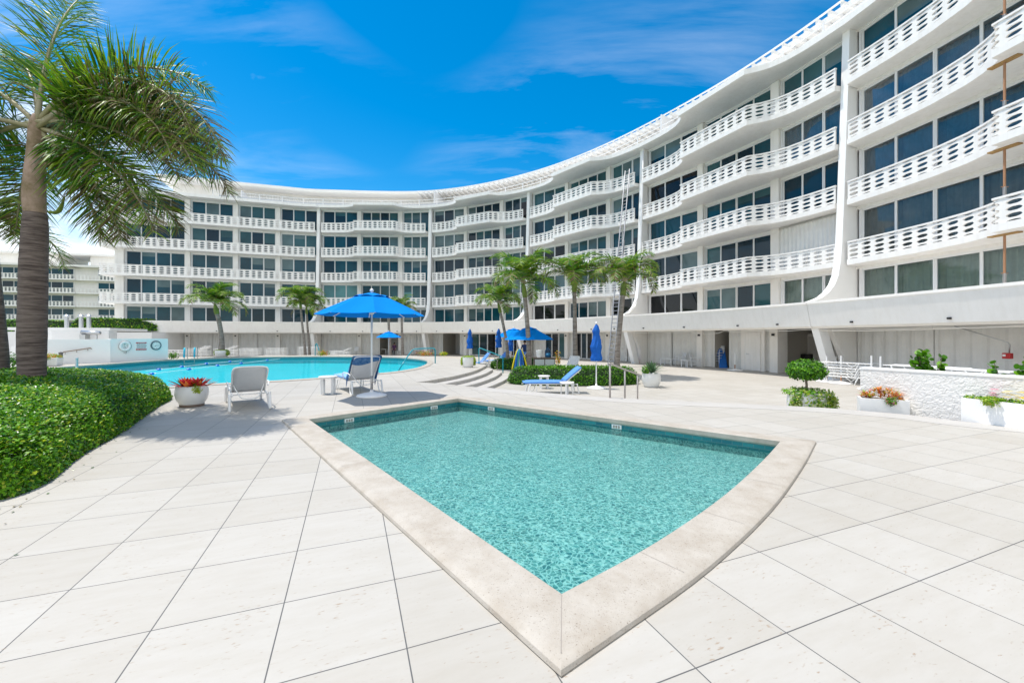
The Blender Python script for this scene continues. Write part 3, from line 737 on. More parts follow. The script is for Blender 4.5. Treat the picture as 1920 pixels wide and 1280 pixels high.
# roof-edge guard rail
mb = MB(); rs = srange(8.5, END, 0.8)
for zz in (16.72, 17.05):
    sweep(mb, rs, [(0.52, zz), (0.56, zz), (0.56, zz + 0.05), (0.52, zz + 0.05)])
for s in srange(8.5, END, 2.2):
    A = P(s); u = T(s); n = NR(s); mb.obox(A, u, n, -0.03, 0.03, 0.5, 0.58, 16.3, 17.15)
part(mb, 'roof_railing', M['frame'])
M['greypanel'] = mat('blue_grey_panel', (0.50, 0.53, 0.57), 0.5)
mb = MB(); sweep(mb, srange(9.0, s3 - 2, 1.0), [(0.30, 16.31), (0.33, 16.31), (0.33, 16.7), (0.30, 16.7)]); part(mb, 'parapet_panel', M['greypanel'])
M['metal'] = mat('galvanised_metal', (0.55, 0.56, 0.57), 0.35, metal=0.8)
for s in (s1 - 0.02, s2 + 0.28, s4 + 0.3):
    if s == s1 - 0.02: continue
    mb = MB(); pts = [W(s, 1.0), W(s, 1.0), W(s, 0.95), W(s, 1.05), W(s, 1.25), W(s, 1.8), W(s, 2.5)]
    zz = [16.0, 15.6, 10, 5.4, 4.4, 3.75, 3.35]
    pts = [W(s, outs0 + 0.18) for outs0 in (0.55, 0.62, 0.8, 1.02, 1.2, 1.8, 2.6)]
    mb.tube([(p.x, p.y, z) for p, z in zip(pts, (15.7, 13, 9, 5.4, 4.45, 3.62, 3.22))], 0.055, 8)
    part(mb, 'downpipe', M['frame'], smooth=True)

# ground storey
def s_at(px, o=0.0):
    """arc length where the sight line through column px meets the facade"""
    best = None
    for i in range(0, 4000):
        s = END * i / 4000; w = W(s, o)
        v = (w.x / w.y) * F + 960 - px if w.y > 1 else 1e9
        if best is not None and best < 0 <= v: return s
        best = v
    return END
def corr(mb, s0, s1_, o, z0, z1, per=0.125):
    ss = srange(s0, s1_, per); V = []
    for i, s in enumerate(ss):
        w = W(s, o + (0.055 if (i // 2) % 2 else 0.0)); V += [(w.x, w.y, z0), (w.x, w.y, z1)]
    mb.add(V, [(2*i, 2*i+2, 2*i+3, 2*i+1) for i in range(len(ss)-1)])
gc = []    # ground columns
for a, b in piers: gc.append(((a + b) / 2, b - a))
for c, w in gc:
    mb = MB(); sweep(mb, srange(c - w/2, c + w/2, 0.3), [(-0.5, LOW), (0.30, LOW), (0.30, 1.95), (-0.5, 1.95)])
    gcol = part(mb, 'ground_column', M['stucco'])
    mb = MB(); A = P(c); mb.obox(A, T(c), NR(c), -0.06, 0.06, 0.30, 0.40, 1.58, 1.70); mb.build('lamp', M['dark'], parent=gcol)
open_px = [(712, 752), (831, 862), (884, 946), (958, 1000), (1022, 1062), (1080, 1112), (1341, 1367), (1452, 1572)]
opens = [(s_at(a), s_at(b)) for a, b in open_px]
edges = sorted([0.0, END] + [c - w/2 for c, w in gc] + [c + w/2 for c, w in gc] + [f - .15 for f in fins[:-1]] + [f + .15 for f in fins[:-1]])
col_iv = [(c - w/2, c + w/2) for c, w in gc] + [(f - .15, f + .15) for f in fins[:-1]]
for e0, e1 in zip(edges, edges[1:]):
    if any(c0 - .01 <= e0 and e1 <= c1 + .01 for c0, c1 in col_iv) or e1 - e0 < 0.3: continue
    segs = [(e0, e1)]
    for a, b in opens:
        ns = []
        for x0, x1 in segs:
            if b <= x0 or a >= x1: ns.append((x0, x1)); continue
            if a > x0 + .15: ns.append((x0, a))
            if b < x1 - .15: ns.append((b, x1))
        segs = ns
    for x0, x1 in segs:
        if x1 - x0 > 3.2:
            m_ = (x0 + x1) / 2; pcs = [(x0, m_ - 0.012), (m_ + 0.012, x1)]
        else: pcs = [(x0, x1)]
        for y0, y1 in pcs:
            mb = MB(); corr(mb, y0, y1, 0.0, LOW + 0.02, 1.9); sweep(mb, srange(y0, y1, .5), [(-0.03, 1.85), (0.09, 1.85), (0.09, 1.95), (-0.03, 1.95)])
            part(mb, 'ground_shutter', M['shut'])

def ground_glass(px0, px1, np_, mats, name='glass_door'):
    a, b = s_at(px0), s_at(px1); A = P(a); B = P(b); u = (B - A).normalized(); n = Vector((u.y, -u.x)); L_ = (B - A).length
    fm, panes = frame_mesh(A, u, n, L_, LOW + 0.02, 1.92, np_, j=0.04, o=0.0)
    w = part(fm, name, M['frame']); gm = MB()
    for i, (x0, x1, o_) in enumerate(panes):
        gm.cm = i % 3; gm.obox(A, u, n, x0, x1, o_ - 0.008, o_ + 0.008, LOW + 0.1, 1.83)
    gm.build('glass', mats, parent=w)
ground_glass(884, 946, 4, [M['g3'], M['g2'], M['g5']]); ground_glass(958, 982, 2, [M['g5'], M['g5'], M['g5']])
ground_glass(1022, 1062, 3, [M['g2'], M['g5'], M['g3']]); ground_glass(1080, 1112, 3, [M['g5'], M['g2'], M['g5']])
# side walls that close the open bays off from one another
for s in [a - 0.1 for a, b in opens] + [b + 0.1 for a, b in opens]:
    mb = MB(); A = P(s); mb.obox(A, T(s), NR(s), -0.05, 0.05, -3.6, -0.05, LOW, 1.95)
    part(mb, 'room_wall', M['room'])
# plain white door in the wall beside the open room
a, b = s_at(1402), s_at(1428); A = P(a); u = (P(b) - A).normalized(); n = Vector((u.y, -u.x)); L_ = (P(b) - A).length
mb = MB(); mb.obox(A, u, n, -0.3, L_ + 0.3, 0.10, 0.20, LOW, 1.95); part(mb, 'door_wall', M['stucco'])
mb = MB(); mb.obox(A, u, n, 0, L_, 0.20, 0.24, LOW + 0.02, 1.72); mb.obox(A, u, n, -0.07, 0, 0.20, 0.26, LOW + 0.02, 1.79); mb.obox(A, u, n, L_, L_ + 0.07, 0.20, 0.26, LOW + 0.02, 1.79); mb.obox(A, u, n, 0, L_, 0.20, 0.26, 1.72, 1.79)
dr = part(mb, 'door', M['paint'])
mb = MB(); mb.obox(A, u, n, 0.10, 0.28, 0.27, 0.30, 0.48, 0.51); mb.obox(A, u, n, 0.10, 0.14, 0.24, 0.27, 0.47, 0.52); mb.build('handle', M['metal'], parent=dr)
# ------------------------------------------------------------ leaves and plants
def leafmat(name, col, tr=0.25, rough=0.45, var=0.25):
    m = mat(name, col, rough, var=var, vscale=6, spec=0.28); nt = m.node_tree; b = nt.nodes['Principled BSDF']; o = nt.nodes['Material Output']
    t = nt.nodes.new('ShaderNodeBsdfTranslucent'); t.inputs[0].default_value = (col[0]*1.6, col[1]*1.7, col[2], 1)
    mi = nt.nodes.new('ShaderNodeMixShader'); mi.inputs[0].default_value = tr
    nt.links.new(b.outputs[0], mi.inputs[1]); nt.links.new(t.outputs[0], mi.inputs[2]); nt.links.new(mi.outputs[0], o.inputs[0]); return m
M['lf1'] = leafmat('palm_leaf_green', (0.085, 0.225, 0.014)); M['lf2'] = leafmat('palm_leaf_yellow_green', (0.22, 0.33, 0.024)); M['lf3'] = leafmat('palm_leaf_dry', (0.19, 0.15, 0.07), 0.1, 0.8)
M['lf4'] = leafmat('palm_leaf_dark', (0.035, 0.09, 0.02), 0.15)
M['h1'] = leafmat('hedge_leaf_bright', (0.15, 0.36, 0.012), 0.2, 0.48); M['h2'] = leafmat('hedge_leaf_mid', (0.065, 0.205, 0.010), 0.2, 0.28); M['h3'] = leafmat('hedge_leaf_deep', (0.03, 0.11, 0.008), 0.15, 0.3)
M['h4'] = leafmat('hedge_leaf_yellow', (0.40, 0.50, 0.04), 0.25, 0.35)
M['hcore'] = mat('hedge_twigs', (0.02, 0.045, 0.012), 0.95)
M['red'] = leafmat('bromeliad_red', (0.52, 0.035, 0.045), 0.2); M['orange'] = leafmat('croton_orange', (0.72, 0.24, 0.06), 0.2); M['pinkf'] = leafmat('pink_petal', (0.75, 0.15, 0.28), 0.2); M['yellowf'] = leafmat('yellow_petal', (0.85, 0.62, 0.02), 0.2)
M['lime'] = leafmat('lime_ground_cover', (0.33, 0.42, 0.03), 0.2)
M['agave'] = leafmat('agave_leaf', (0.09, 0.17, 0.09), 0.1, 0.5)
def trunkmat(name, ca, cb, bands, scale=1.0):
    m = mat(name, ca, 0.9); nt = m.node_tree; N = nt.nodes; L = nt.links; b = N['Principled BSDF']; t = N.new('ShaderNodeTexCoord')
    mp_ = N.new('ShaderNodeMapping'); mp_.inputs['Scale'].default_value = (1.2, 1.2, bands); L.new(t.outputs['Object'], mp_.inputs[0])
    n = N.new('ShaderNodeTexNoise'); n.inputs['Scale'].default_value = 2.2; n.inputs['Detail'].default_value = 6; n.inputs['Roughness'].default_value = 0.7; L.new(mp_.outputs[0], n.inputs['Vector'])
    r = N.new('ShaderNodeValToRGB'); e = r.color_ramp.elements; e[0].position = 0.36; e[0].color = (*cb, 1); e[1].position = 0.6; e[1].color = (*ca, 1)
    L.new(n.outputs[0], r.inputs[0]); L.new(r.outputs[0], b.inputs['Base Color'])
    bp = N.new('ShaderNodeBump'); bp.inputs['Strength'].default_value = 0.9; bp.inputs['Distance'].default_value = 0.02; L.new(n.outputs[0], bp.inputs['Height']); L.new(bp.outputs[0], b.inputs['Normal'])
    return m
M['trunk'] = trunkmat('ringed_grey_palm_bark', (0.21, 0.165, 0.145), (0.065, 0.046, 0.04), 14)
M['trunk2'] = trunkmat('grey_palm_bark', (0.30, 0.27, 0.24), (0.15, 0.12, 0.10), 6)
M['shaft'] = trunkmat('pinkish_brown_sheath', (0.42, 0.30, 0.24), (0.20, 0.15, 0.08), 1.2)
M['shaftg'] = trunkmat('green_sheath', (0.20, 0.27, 0.05), (0.10, 0.14, 0.03), 1.5)
M['stalk'] = mat('palm_leaf_stalk', (0.25, 0.24, 0.10), 0.5, col2=(0.33, 0.28, 0.2), vscale=2)
M['bark'] = mat('shrub_bark', (0.22, 0.17, 0.13), 0.9)

def frond(mb, st_, base, az, el, length, droop, nl, ll, rn, wid=0.03, plum=0.5, dry=0.15, stalk=0.14, twist=0.0, sr=0.03, dryall=False, ex=1.25):
    p = Vector(base); n = 16; pts = [p.copy()]; ds = []; e = el
    for i in range(n):
        t = i / n; e = el - droop * (t ** ex); a = az + twist * t
        d = Vector((math.cos(a) * math.cos(e), math.sin(a) * math.cos(e), math.sin(e))); ds.append(d)
        p = p + d * (length / n); pts.append(p.copy())
    ds.append(ds[-1])
    st_.tube(pts, [sr * (1 - 0.85 * i / n) for i in range(n + 1)], 5)
    for k in range(nl):
        t = stalk + (1 - stalk) * (k + rn.random() * .6) / nl; x = t * n; i = min(int(x), n - 1); f = x - i
        q = pts[i].lerp(pts[i+1], f); d = ds[i].lerp(ds[i+1], f).normalized()
        side = d.cross(Vector((0, 0, 1)))
        if side.length < 1e-3: side = Vector((1, 0, 0))
        side.normalize(); up = side.cross(d).normalized()
        tt_ = (t - stalk) / (1 - stalk); L_ = ll * (0.45 + 0.75 * math.sin(PI * min(1, tt_ * 0.9 + 0.1)) ) * (1 - 0.25 * tt_) * rn.uniform(.85, 1.1)
        for s_ in (-1, 1):
            v = rn.uniform(-plum, plum) + 0.12
            ld = (side * s_ * math.cos(v) + up * math.sin(v) + d * (0.45 + 0.5 * tt_)).normalized()
            w = wid * (1 - 0.35 * tt_); c = q.copy(); wd = ld.cross(up)
            wd = (d * 0.9 + up * rn.uniform(-.5, .5)).normalized(); V = []; g = rn.uniform(0.35, 0.75)
            for j in range(4):
                ww = w * (0.6, 1.0, 0.7, 0.06)[j]
                V += [tuple(c - wd * ww * .5), tuple(c + wd * ww * .5)]
                c = c + ld * (L_ / 3); ld = (ld + Vector((0, 0, -g * (0.25 + .35 * j)))).normalized()
            r = rn.random(); dd = dry * (0.4 + 1.4 * tt_)
            mb.cm = 2 if dryall or r < dd else (1 if r < dd + .32 else (3 if r > .86 else 0))
            mb.add(V, [(0, 1, 3, 2), (2, 3, 5, 4), (4, 5, 7, 6)])
LM = None
def bez(pts, n=10): return cat_rom([Vector(p) for p in pts], n)
def coco_palm(name, base, crown, bend, rad, label, seed, nf=14, trunk_r=0.13, group='small palms around the terrace', dead=False, nl=48):
    rn = random.Random(seed); root = empty(name, base); b = Vector(base); c = Vector(crown) - b
    tag(root, label, 'palm tree', group)
    path = bez([(0, 0, -0.05), (c.x * 0.28 + bend, c.y * .3, c.z * .35), (c.x * .72 + bend, c.y * .7, c.z * .7), tuple(c)], 7)
    n = len(path); mb = MB()
    mb.tube(path, [trunk_r * (1.25 - .35 * min(1, i / (n * .3))) * (1 - 0.22 * i / n) for i in range(n)], 12)
    mb.build('trunk', M['trunk2'], parent=root, smooth=True)
    d = (path[-1] - path[-2]).normalized(); hs_ = rad * 0.42
    mb = MB(); mb.tube([c - d * 0.05, c + d * hs_ * .3, c + d * hs_ * .7, c + d * hs_], [trunk_r * .85, trunk_r * .95, trunk_r * .7, trunk_r * .35], 10); mb.build('crownshaft', M['shaftg'], parent=root, smooth=True)
    top = c + d * hs_ * .9; lf = MB(); sk = MB()
    for k in range(nf):
        az = 2 * PI * k / nf * 2.4 + rn.uniform(-.3, .3); u = k / nf
        el = R(86) - u * R(66) + rn.uniform(-.12, .12)
        frond(lf, sk, top, az, el, rad * rn.uniform(1.3, 1.6), R(125) + rn.uniform(-.2, .35), nl, rad * 0.46, rn, wid=rad * .044, plum=0.28, dry=0.04 + 0.2 * u, sr=0.022, ex=1.7)
    if dead:
        frond(lf, sk, top - d * hs_, PI * .95, R(15), rad * 0.9, R(140), 20, rad * .2, rn, wid=.03, dry=2, dryall=True)
    lf.build('frond', [M['lf1'], M['lf2'], M['lf3'], M['lf4']], parent=root); sk.build('leaf_stalk', M['stalk'], parent=root)
    return root

# big palm by the hedge
def big_palm():
    rn = random.Random(11); D = 7.5
    base = Vector(((62 - 960) * D / F, D, 0)); root = empty('royal_palm', base); tag(root, 'tall thick-trunked palm arching over the left hedge with shaggy drooping fronds', 'palm tree')
    def loc(px, py): return atd(px, py, D) - base
    w = lambda a: a * D / F / 2 * .60
    prof = [(60, 860, 62), (60, 700, 62), (60, 640, 65), (62, 560, 64), (63, 500, 63), (65, 450, 60), (66, 420, 57), (66, 400, 52)]
    mb = MB(); pts = bez([loc(x, y) for x, y, _ in prof], 6); rr = bez([(k, 0, 0) for *_, k in prof], 6)
    nP = len(pts); mb.tube(pts, [w(v.x) * (1 + 0.012 * math.sin(i * 2.6)) for i, v in enumerate(rr)], 28); mb.build('trunk', M['trunk'], parent=root, smooth=True)
    pr = [(66, 402, 50), (64, 375, 53), (65, 330, 49), (67, 290, 42), (68, 255, 38), (68, 232, 32), (68, 215, 16)]
    pts = bez([loc(x, y) for x, y, _ in pr], 5); rr = bez([(k, 0, 0) for *_, k in pr], 5)
    mb = MB(); mb.tube(pts, [w(v.x) for v in rr], 20); mb.build('crownshaft', M['shaft'], parent=root, smooth=True)
    for (x0, y0, x1, y1, x2, y2) in ((48, 385, 20, 372, -12, 388), (92, 398, 110, 396, 122, 368)):   # peeling sheaths
        mb = MB(); mb.tube(bez([loc(x0, y0), loc(x1, y1), loc(x2, y2)], 6), [.02, .05, .07, .07, .06, .05, .05, .045, .04, .03, .02, .015, .01], 6, flat=.4)
        mb.build('peeling_sheath', M['shaftg'], parent=root, smooth=True)
    top = loc(68, 236); lf = MB(); sk = MB()
    #      az    el   len  droop dry
    spec = [(6, 55, 3.5, 98, .06), (-8, 44, 3.9, 122, .32), (4, 38, 3.7, 110, .25), (0, 14, 3.4, 66, .25), (-4, 2, 3.2, 56, .25),
            (4, -36, 2.5, 44, .3), (16, -52, 2.3, 30, .3), (35, 42, 3.3, 104, .12), (62, 48, 3.2, 104, .15), (112, 82, 3.7, 34, .02), (150, 66, 3.3, 62, .05),
            (125, 36, 3.1, 100, .15), (168, 26, 3.3, 92, .2), (188, 48, 3.4, 108, .15), (205, 10, 3.1, 80, .25), (180, -10, 2.8, 60, .3), (60, -6, 2.8, 66, .3), (150, -28, 2.4, 45, .3), (-12, 28, 3.7, 104, .3), (20, 24, 3.5, 94, .3), (-3, 40, 4.3, 120, .38), (-8, 22, 4.0, 98, .25), (-6, -18, 3.2, 54, .3)]
    for i, (az, el, L_, dr_, dry) in enumerate(spec):
        frond(lf, sk, top + Vector((rn.uniform(-.05, .05), rn.uniform(-.05, .05), rn.uniform(-.1, .05))), R(az), R(el), L_, R(dr_), 165, 0.80, rn, wid=0.034, plum=1.0, dry=dry, stalk=0.16, sr=0.05)
    lf.build('frond', [M['lf1'], M['lf2'], M['lf3'], M['lf4']], parent=root); sk.build('leaf_stalk', M['stalk'], parent=root, smooth=True)
big_palm()
def second_palm():
    rn = random.Random(5); D = 8.6; base = Vector(((12 - 960) * D / F, D, 0)); root = empty('royal_palm', base)
    tag(root, 'leaning palm with grey ringed trunk cut by the left edge of the photo', 'palm tree')
    def loc(px, py): return atd(px, py, D) - base
    prof = [(-12, 860, 56), (-8, 700, 54), (-12, 600, 46), (-18, 520, 40), (-22, 440, 34)]
    mb = MB(); pts = bez([loc(x + 0, y) for x, y, _ in prof], 6); rr = bez([(k, 0, 0) for *_, k in prof], 6)
    mb.tube(pts, [v.x * D / F / 2 * .65 for v in rr], 20); mb.build('trunk', M['trunk'], parent=root, smooth=True)
    top = loc(-24, 400); mb = MB(); mb.tube([loc(-22, 442), loc(-24, 400)], [.17, .1], 12); mb.build('crownshaft', M['shaftg'], parent=root, smooth=True)
    lf = MB(); sk = MB()
    for az, el, L_, dr_ in ((5, -20, 1.7, 60), (-20, 5, 1.5, 90), (30, -10, 1.7, 80), (170, 30, 2.2, 90), (200, 50, 2.2, 90), (120, 40, 2.2, 90)):
        frond(lf, sk, top, R(az), R(el), L_, R(dr_), 60, .5, rn, wid=.026, plum=.9, dry=.2, sr=.03)
    lf.build('frond', [M['lf1'], M['lf2'], M['lf3'], M['lf4']], parent=root); sk.build('leaf_stalk', M['stalk'], parent=root)
second_palm()

# small palms: trunk base, trunk top (photo columns and rows laid at a depth)
def pp(px, py, D): return atd(px, py, D)
def cp_(name, bx, tx, ty, D, z0, rad, label, seed, bend=0.0, **k):
    b = Vector(((bx - 960) * D / F, D, z0)); return coco_palm(name, b, atd(tx, ty, D), bend, rad, label, seed, **k)
cp_('coconut_palm', 415, 407, 588, 31.3, 0.3, 1.75, 'bushy palm growing out of the white pot at the far pool edge', 21, bend=.12, trunk_r=.2)
cp_('coconut_palm', 573, 564, 578, 36.5, LOW, 1.7, 'slim palm with a dead brown frond hanging, in the pair left of the big umbrella', 22, dead=True, trunk_r=.12)
cp_('coconut_palm', 581, 575, 588, 37.5, LOW, 1.6, 'slim palm without dead frond, in the pair left of the big umbrella', 23, trunk_r=.12)
cp_('coconut_palm', 732, 728, 588, 38, LOW, 1.3, 'slender palm rising behind the big blue umbrella, left of the two', 24, trunk_r=.15)
cp_('coconut_palm', 755, 753, 590, 38, LOW, 1.3, 'slender palm rising behind the big blue umbrella, right of the two', 25, trunk_r=.14)
cp_('coconut_palm', 951, 938, 585, 26, LOW, 1.45, 'shortest curved palm of the four by the blue umbrellas', 26, bend=.12, trunk_r=.12)
cp_('coconut_palm', 992, 984, 556, 22, LOW, 1.75, 'palm with brown torn sheath standing behind the wide hedge beside the open umbrellas', 27, bend=.05, trunk_r=.15)
cp_('coconut_palm', 1079, 1077, 546, 22.5, LOW, 1.6, 'straight-trunked palm right of the water cooler cabinet', 28, trunk_r=.15)
cp_('coconut_palm', 1156, 1168, 552, 20.8, LOW, 1.6, 'leaning palm in front of the tall extension ladder', 29, bend=-.03, trunk_r=.16)

# hedges: a dense core with thousands of small leaves
def poly_in(p, poly):
    c = False; n = len(poly)
    for i in range(n):
        a, b = poly[i], poly[i-1]
        if (a[1] > p[1]) != (b[1] > p[1]) and p[0] < (b[0]-a[0])*(p[1]-a[1])/(b[1]-a[1]) + a[0]: c = not c
    return c
def edist(p, poly):
    best = 1e9; n = len(poly)
    for i in range(n):
        ax, ay = poly[i-1]; bx, by = poly[i]; dx, dy = bx-ax, by-ay
        t = max(0, min(1, ((p[0]-ax)*dx + (p[1]-ay)*dy) / (dx*dx+dy*dy+1e-9)))
        best = min(best, math.hypot(p[0]-ax-dx*t, p[1]-ay-dy*t))
    return best
def leaf(mb, p, nrm, size, rn, mats):
    a = nrm.cross(Vector((rn.uniform(-1, 1), rn.uniform(-1, 1), rn.uniform(-1, 1))))
    if a.length < 1e-3: a = Vector((1, 0, 0))
    a.normalize(); b = nrm.cross(a); L_ = size * rn.uniform(.7, 1.25); w = L_ * .36; tp = p + a * L_ + nrm * L_ * .08
    mb.cm = mats(rn)
    mb.add([p, p + a * L_ * .45 + b * w, tp, p + a * L_ * .45 - b * w], [(0, 1, 2, 3)])
def hedge(name, poly, z0, hfun, nleaf, size, label, mats, seed, cat='hedge', group=None, near=None, pick=None):
    rn = random.Random(seed); root = empty(name, (sum(p[0] for p in poly)/len(poly), sum(p[1] for p in poly)/len(poly), z0)); o = root.location
    tag(root, label, cat, group)
    xs = [p[0] for p in poly]; ys = [p[1] for p in poly]; mb = MB()
    # core: rings shrinking inwards following the height function
    P2 = [Vector(p) for p in poly]; loops = []
    for ins, zf in ((0.10, 0), (0.08, .3), (0.07, .6), (0.10, .85), (.2, .95), (.45, 1), (.8, 1)):
        loops.append((off_loop(P2, -ins), zf))
    V = []; n = len(P2)
    for l, zf in loops:
        for i, p in enumerate(l): V.append((p.x - o.x, p.y - o.y, (hfun(edist(p, poly), p) - .06) * zf))
    mb.add(V, [(i*n+k, i*n+(k+1) % n, (i+1)*n+(k+1) % n, (i+1)*n+k) for i in range(len(loops)-1) for k in range(n)] + [tuple((len(loops)-1)*n + k for k in range(n))])
    mb.build('hedge_core', M['hcore'], parent=root)
    lf = MB(); per = [0]
    for i in range(n): per.append(per[-1] + (P2[(i+1) % n] - P2[i]).length)
    topA = 0; cnt = 0
    while cnt < nleaf * .62:
        p = (rn.uniform(min(xs), max(xs)), rn.uniform(min(ys), max(ys)))
        if not poly_in(p, poly): continue
        if near and rn.random() > near(p): continue
        h = hfun(edist(p, poly), p); nr = Vector((rn.gauss(0, .5), rn.gauss(0, .5), 1)).normalized()
        leaf(lf, Vector((p[0] - o.x, p[1] - o.y, h + rn.uniform(-.05, .02))), nr, size, rn, pick); cnt += 1
    cnt = 0
    while cnt < nleaf * .38:
        u = rn.random() * per[-1]; i = bisect.bisect_right(per, u) - 1; i = min(i, n - 1); a = P2[i]; b = P2[(i+1) % n]; p = a.lerp(b, (u - per[i]) / max(1e-6, (b-a).length))
        if near and rn.random() > near(p): continue
        d = (b - a).normalized(); ar = Vector((d.y, -d.x)); 
        c0 = Vector((o.x, o.y))
        if (p + ar * .05 - c0).length < (p - c0).length and not near: ar = -ar
        if near and poly_in(p + ar * .05, poly): ar = -ar
        z = rn.random() ** .8; h = hfun(.08, p)
        inn = 0.10 * z * z + rn.uniform(-.02, .06)
        q = p - ar * inn; nr = Vector((ar.x + rn.gauss(0, .5), ar.y + rn.gauss(0, .5), .4 + rn.gauss(0, .4))).normalized()
        leaf(lf, Vector((q.x - o.x, q.y - o.y, z * h)), nr, size, rn, pick); cnt += 1
    lf.build('leaves', mats, parent=root); return root
HP = [at(297, 762).to_2d(), at(262, 787).to_2d(), at(225, 813).to_2d(), at(190, 832).to_2d(), at(152, 853).to_2d(), at(120, 878).to_2d(), at(85, 905).to_2d(), at(40, 925).to_2d(), at(0, 937).to_2d(), Vector((-5.0, 3.2)), Vector((-6.5, 2.6)), Vector((-16, 2.6)), Vector((-16, 10.4)), Vector((-12, 10.9)), Vector((-10.3, 10.9)), Vector((-9.0, 10.5)), Vector((-8.2, 9.8))]
HPs = [(p.x, p.y) for p in cat_rom(HP, 3, True)]
def hf1(d, p): 
    t = min(1, d / 0.28); b = 0.46 * math.sqrt(max(0.02, 1 - (1 - t) ** 2)); return b + 0.40 * (1 - math.exp(-max(0, d - .1) / 0.9))
def pick1(rn): return rn.choices([0, 1, 2, 3], [36, 34, 20, 10])[0]
HM = [M['h1'], M['h2'], M['h3'], M['h4']]
def nearw(p):
    d = math.hypot(p[0], p[1]); 
    if p[1] < .8 * abs(p[0]) - 1.2: return 0.02
    return min(1, (6.0 / d) ** 2)
hedge('clipped_hedge', HPs, 0, hf1, 115000, 0.043, 'large rounded clipped green hedge at the left edge of the deck', HM, 3, near=nearw, pick=pick1)
def oval(cx, cy, a, b, n=28, w=0.0): return [(cx + a * math.cos(2*PI*k/n), cy + b * math.sin(2*PI*k/n) * (1 + w * math.cos(4*PI*k/n))) for k in range(n)]
def hf2(h): return lambda d, p: h * math.sqrt(max(.03, 1 - (1 - min(1, d / .45)) ** 2))
def pick2(rn): return rn.choices([0, 1, 2], [22, 44, 34])[0]
hedge('oval_hedge', oval(2.65, 17.75, 2.85, 1.15), LOW, hf2(.72), 9000, .075, 'long low oval hedge behind the blue cushioned chaise', HM, 4, pick=pick2)
hedge('oval_hedge', oval(0.35, 26.3, 1.75, 1.3), LOW, hf2(.62), 4500, .085, 'smaller oval hedge under the pool noodle rack', HM, 5, pick=pick2)
def box_poly(a, b, w):
    a = Vector(a); b = Vector(b); u = (b - a).normalized(); n = Vector((-u.y, u.x)) * w; return [tuple(p) for p in dense([a, b, b + n, a + n], 5)]

def blob(mb, c, r, n, size, rn, pick, flat=1.0, shell=.55):
    for _ in range(n):
        v = Vector((rn.gauss(0, 1), rn.gauss(0, 1), rn.gauss(0, 1))).normalized(); k = rn.uniform(shell, 1)
        q = Vector((c[0] + v.x * r[0] * k, c[1] + v.y * r[1] * k, c[2] + v.z * r[2] * k))
        leaf(mb, q, (v + Vector((rn.gauss(0, .4), rn.gauss(0, .4), .5 + rn.gauss(0, .4)))).normalized(), size, rn, pick)
M['pot'] = mat('glossy_off_white_ceramic', (0.74, 0.74, 0.72), 0.25, var=0.06, vscale=2)
M['soil'] = mat('dark_soil', (0.05, 0.035, 0.025), 0.95); M['saucer'] = mat('brown_saucer', (0.18, 0.13, 0.10), 0.6)
def pot_mesh(r, h, sx=1.0):
    mb = MB(); mb.lathe([(r*.55, 0), (r*.72, h*.02), (r*.9, h*.25), (r*1.0, h*.55), (r*.98, h*.8), (r*.93, h*.95), (r*.96, h), (r*.90, h), (r*.86, h*.93), (0.0, h*.9)], n=36, sx=sx); return mb
def rosette(mb, c, n, L_, w, rn, pick, e0=75, e1=15, seg=4, curl=.5):
    for k in range(n):
        az = k * 2.399 + rn.uniform(-.2, .2); u = k / n; el = R(e0 + (e1 - e0) * u); q = Vector(c); l = L_ * rn.uniform(.8, 1.1) * (.6 + .4 * u)
        mb.cm = pick(rn); V = []
        for j in range(seg + 1):
            d = Vector((math.cos(az) * math.cos(el), math.sin(az) * math.cos(el), math.sin(el))); sd = Vector((-math.sin(az), math.cos(az), 0)); t = j / seg
            ww = w * (.7 + .6 * t) * (1 - t) ** .6 if j < seg else .001
            up = sd.cross(d) * (-ww * .3)
            V += [q - sd * ww + up, q, q + sd * ww + up]; q = q + d * (l / seg); el -= curl / seg
        mb.add(V, [f for j in range(seg) for f in ((3*j, 3*j+1, 3*j+4, 3*j+3), (3*j+1, 3*j+2, 3*j+5, 3*j+4))])
rn = random.Random(40)
# bromeliad pot
p = at(360, 761); t = empty('flower_pot', p); tag(t, 'white bowl pot of red bromeliads and lime ground cover beside the hedge', 'potted plant')
mb = pot_mesh(.30, .40, 1.0); o = mb.build('pot', M['pot'], parent=t); o.location.z = .045; smooth_by_angle(o)
mb = MB(); mb.lathe([(.17, 0), (.215, .0), (.225, .045), (.18, .05)], n=32); mb.build('saucer', M['saucer'], parent=t, smooth=True)
mb = MB(); mb.lathe([(.26, .40), (0, .42)], n=24); mb.build('soil', M['soil'], parent=t)
mb = MB()
for cx, cy in ((-.14, -.02), (.1, .04), (.02, -.14), (-.05, .14), (.18,-.04)): rosette(mb, (cx, cy, .37), 18, .42, .056, rn, lambda r: r.choices([0, 1, 2, 3], [7, 3, 2, 2])[0], 80, 20, curl=.25)
mb.build('bromeliad', [M['red'], M['orange'], M['h3'], M['pinkf']], parent=t)
mb = MB(); blob(mb, (.19, -.14, .38), (.12, .10, .10), 420, .035, rn, lambda r: r.choice([0, 0, 1])); mb.build('ground_cover', [M['lime'], M['h4']], parent=t)
# footed planter far left
p = at(94, 686); t = empty('planter', p, .3); tag(t, 'white flared planter of red and yellow foliage by the grey bollard', 'planter')
mb = MB(); mb.box((0, 0, .22), (.78, .42, .42), taper=1.12); o = mb.build('pot', M['pot'], parent=t, bevel=.03)
mb = MB(); blob(mb, (0, 0, .48), (.5, .3, .2), 900, .06, rn, lambda r: r.choices([0, 1, 2], [5, 3, 2])[0]); mb.build('foliage', [M['lime'], M['orange'], M['h1']], parent=t)
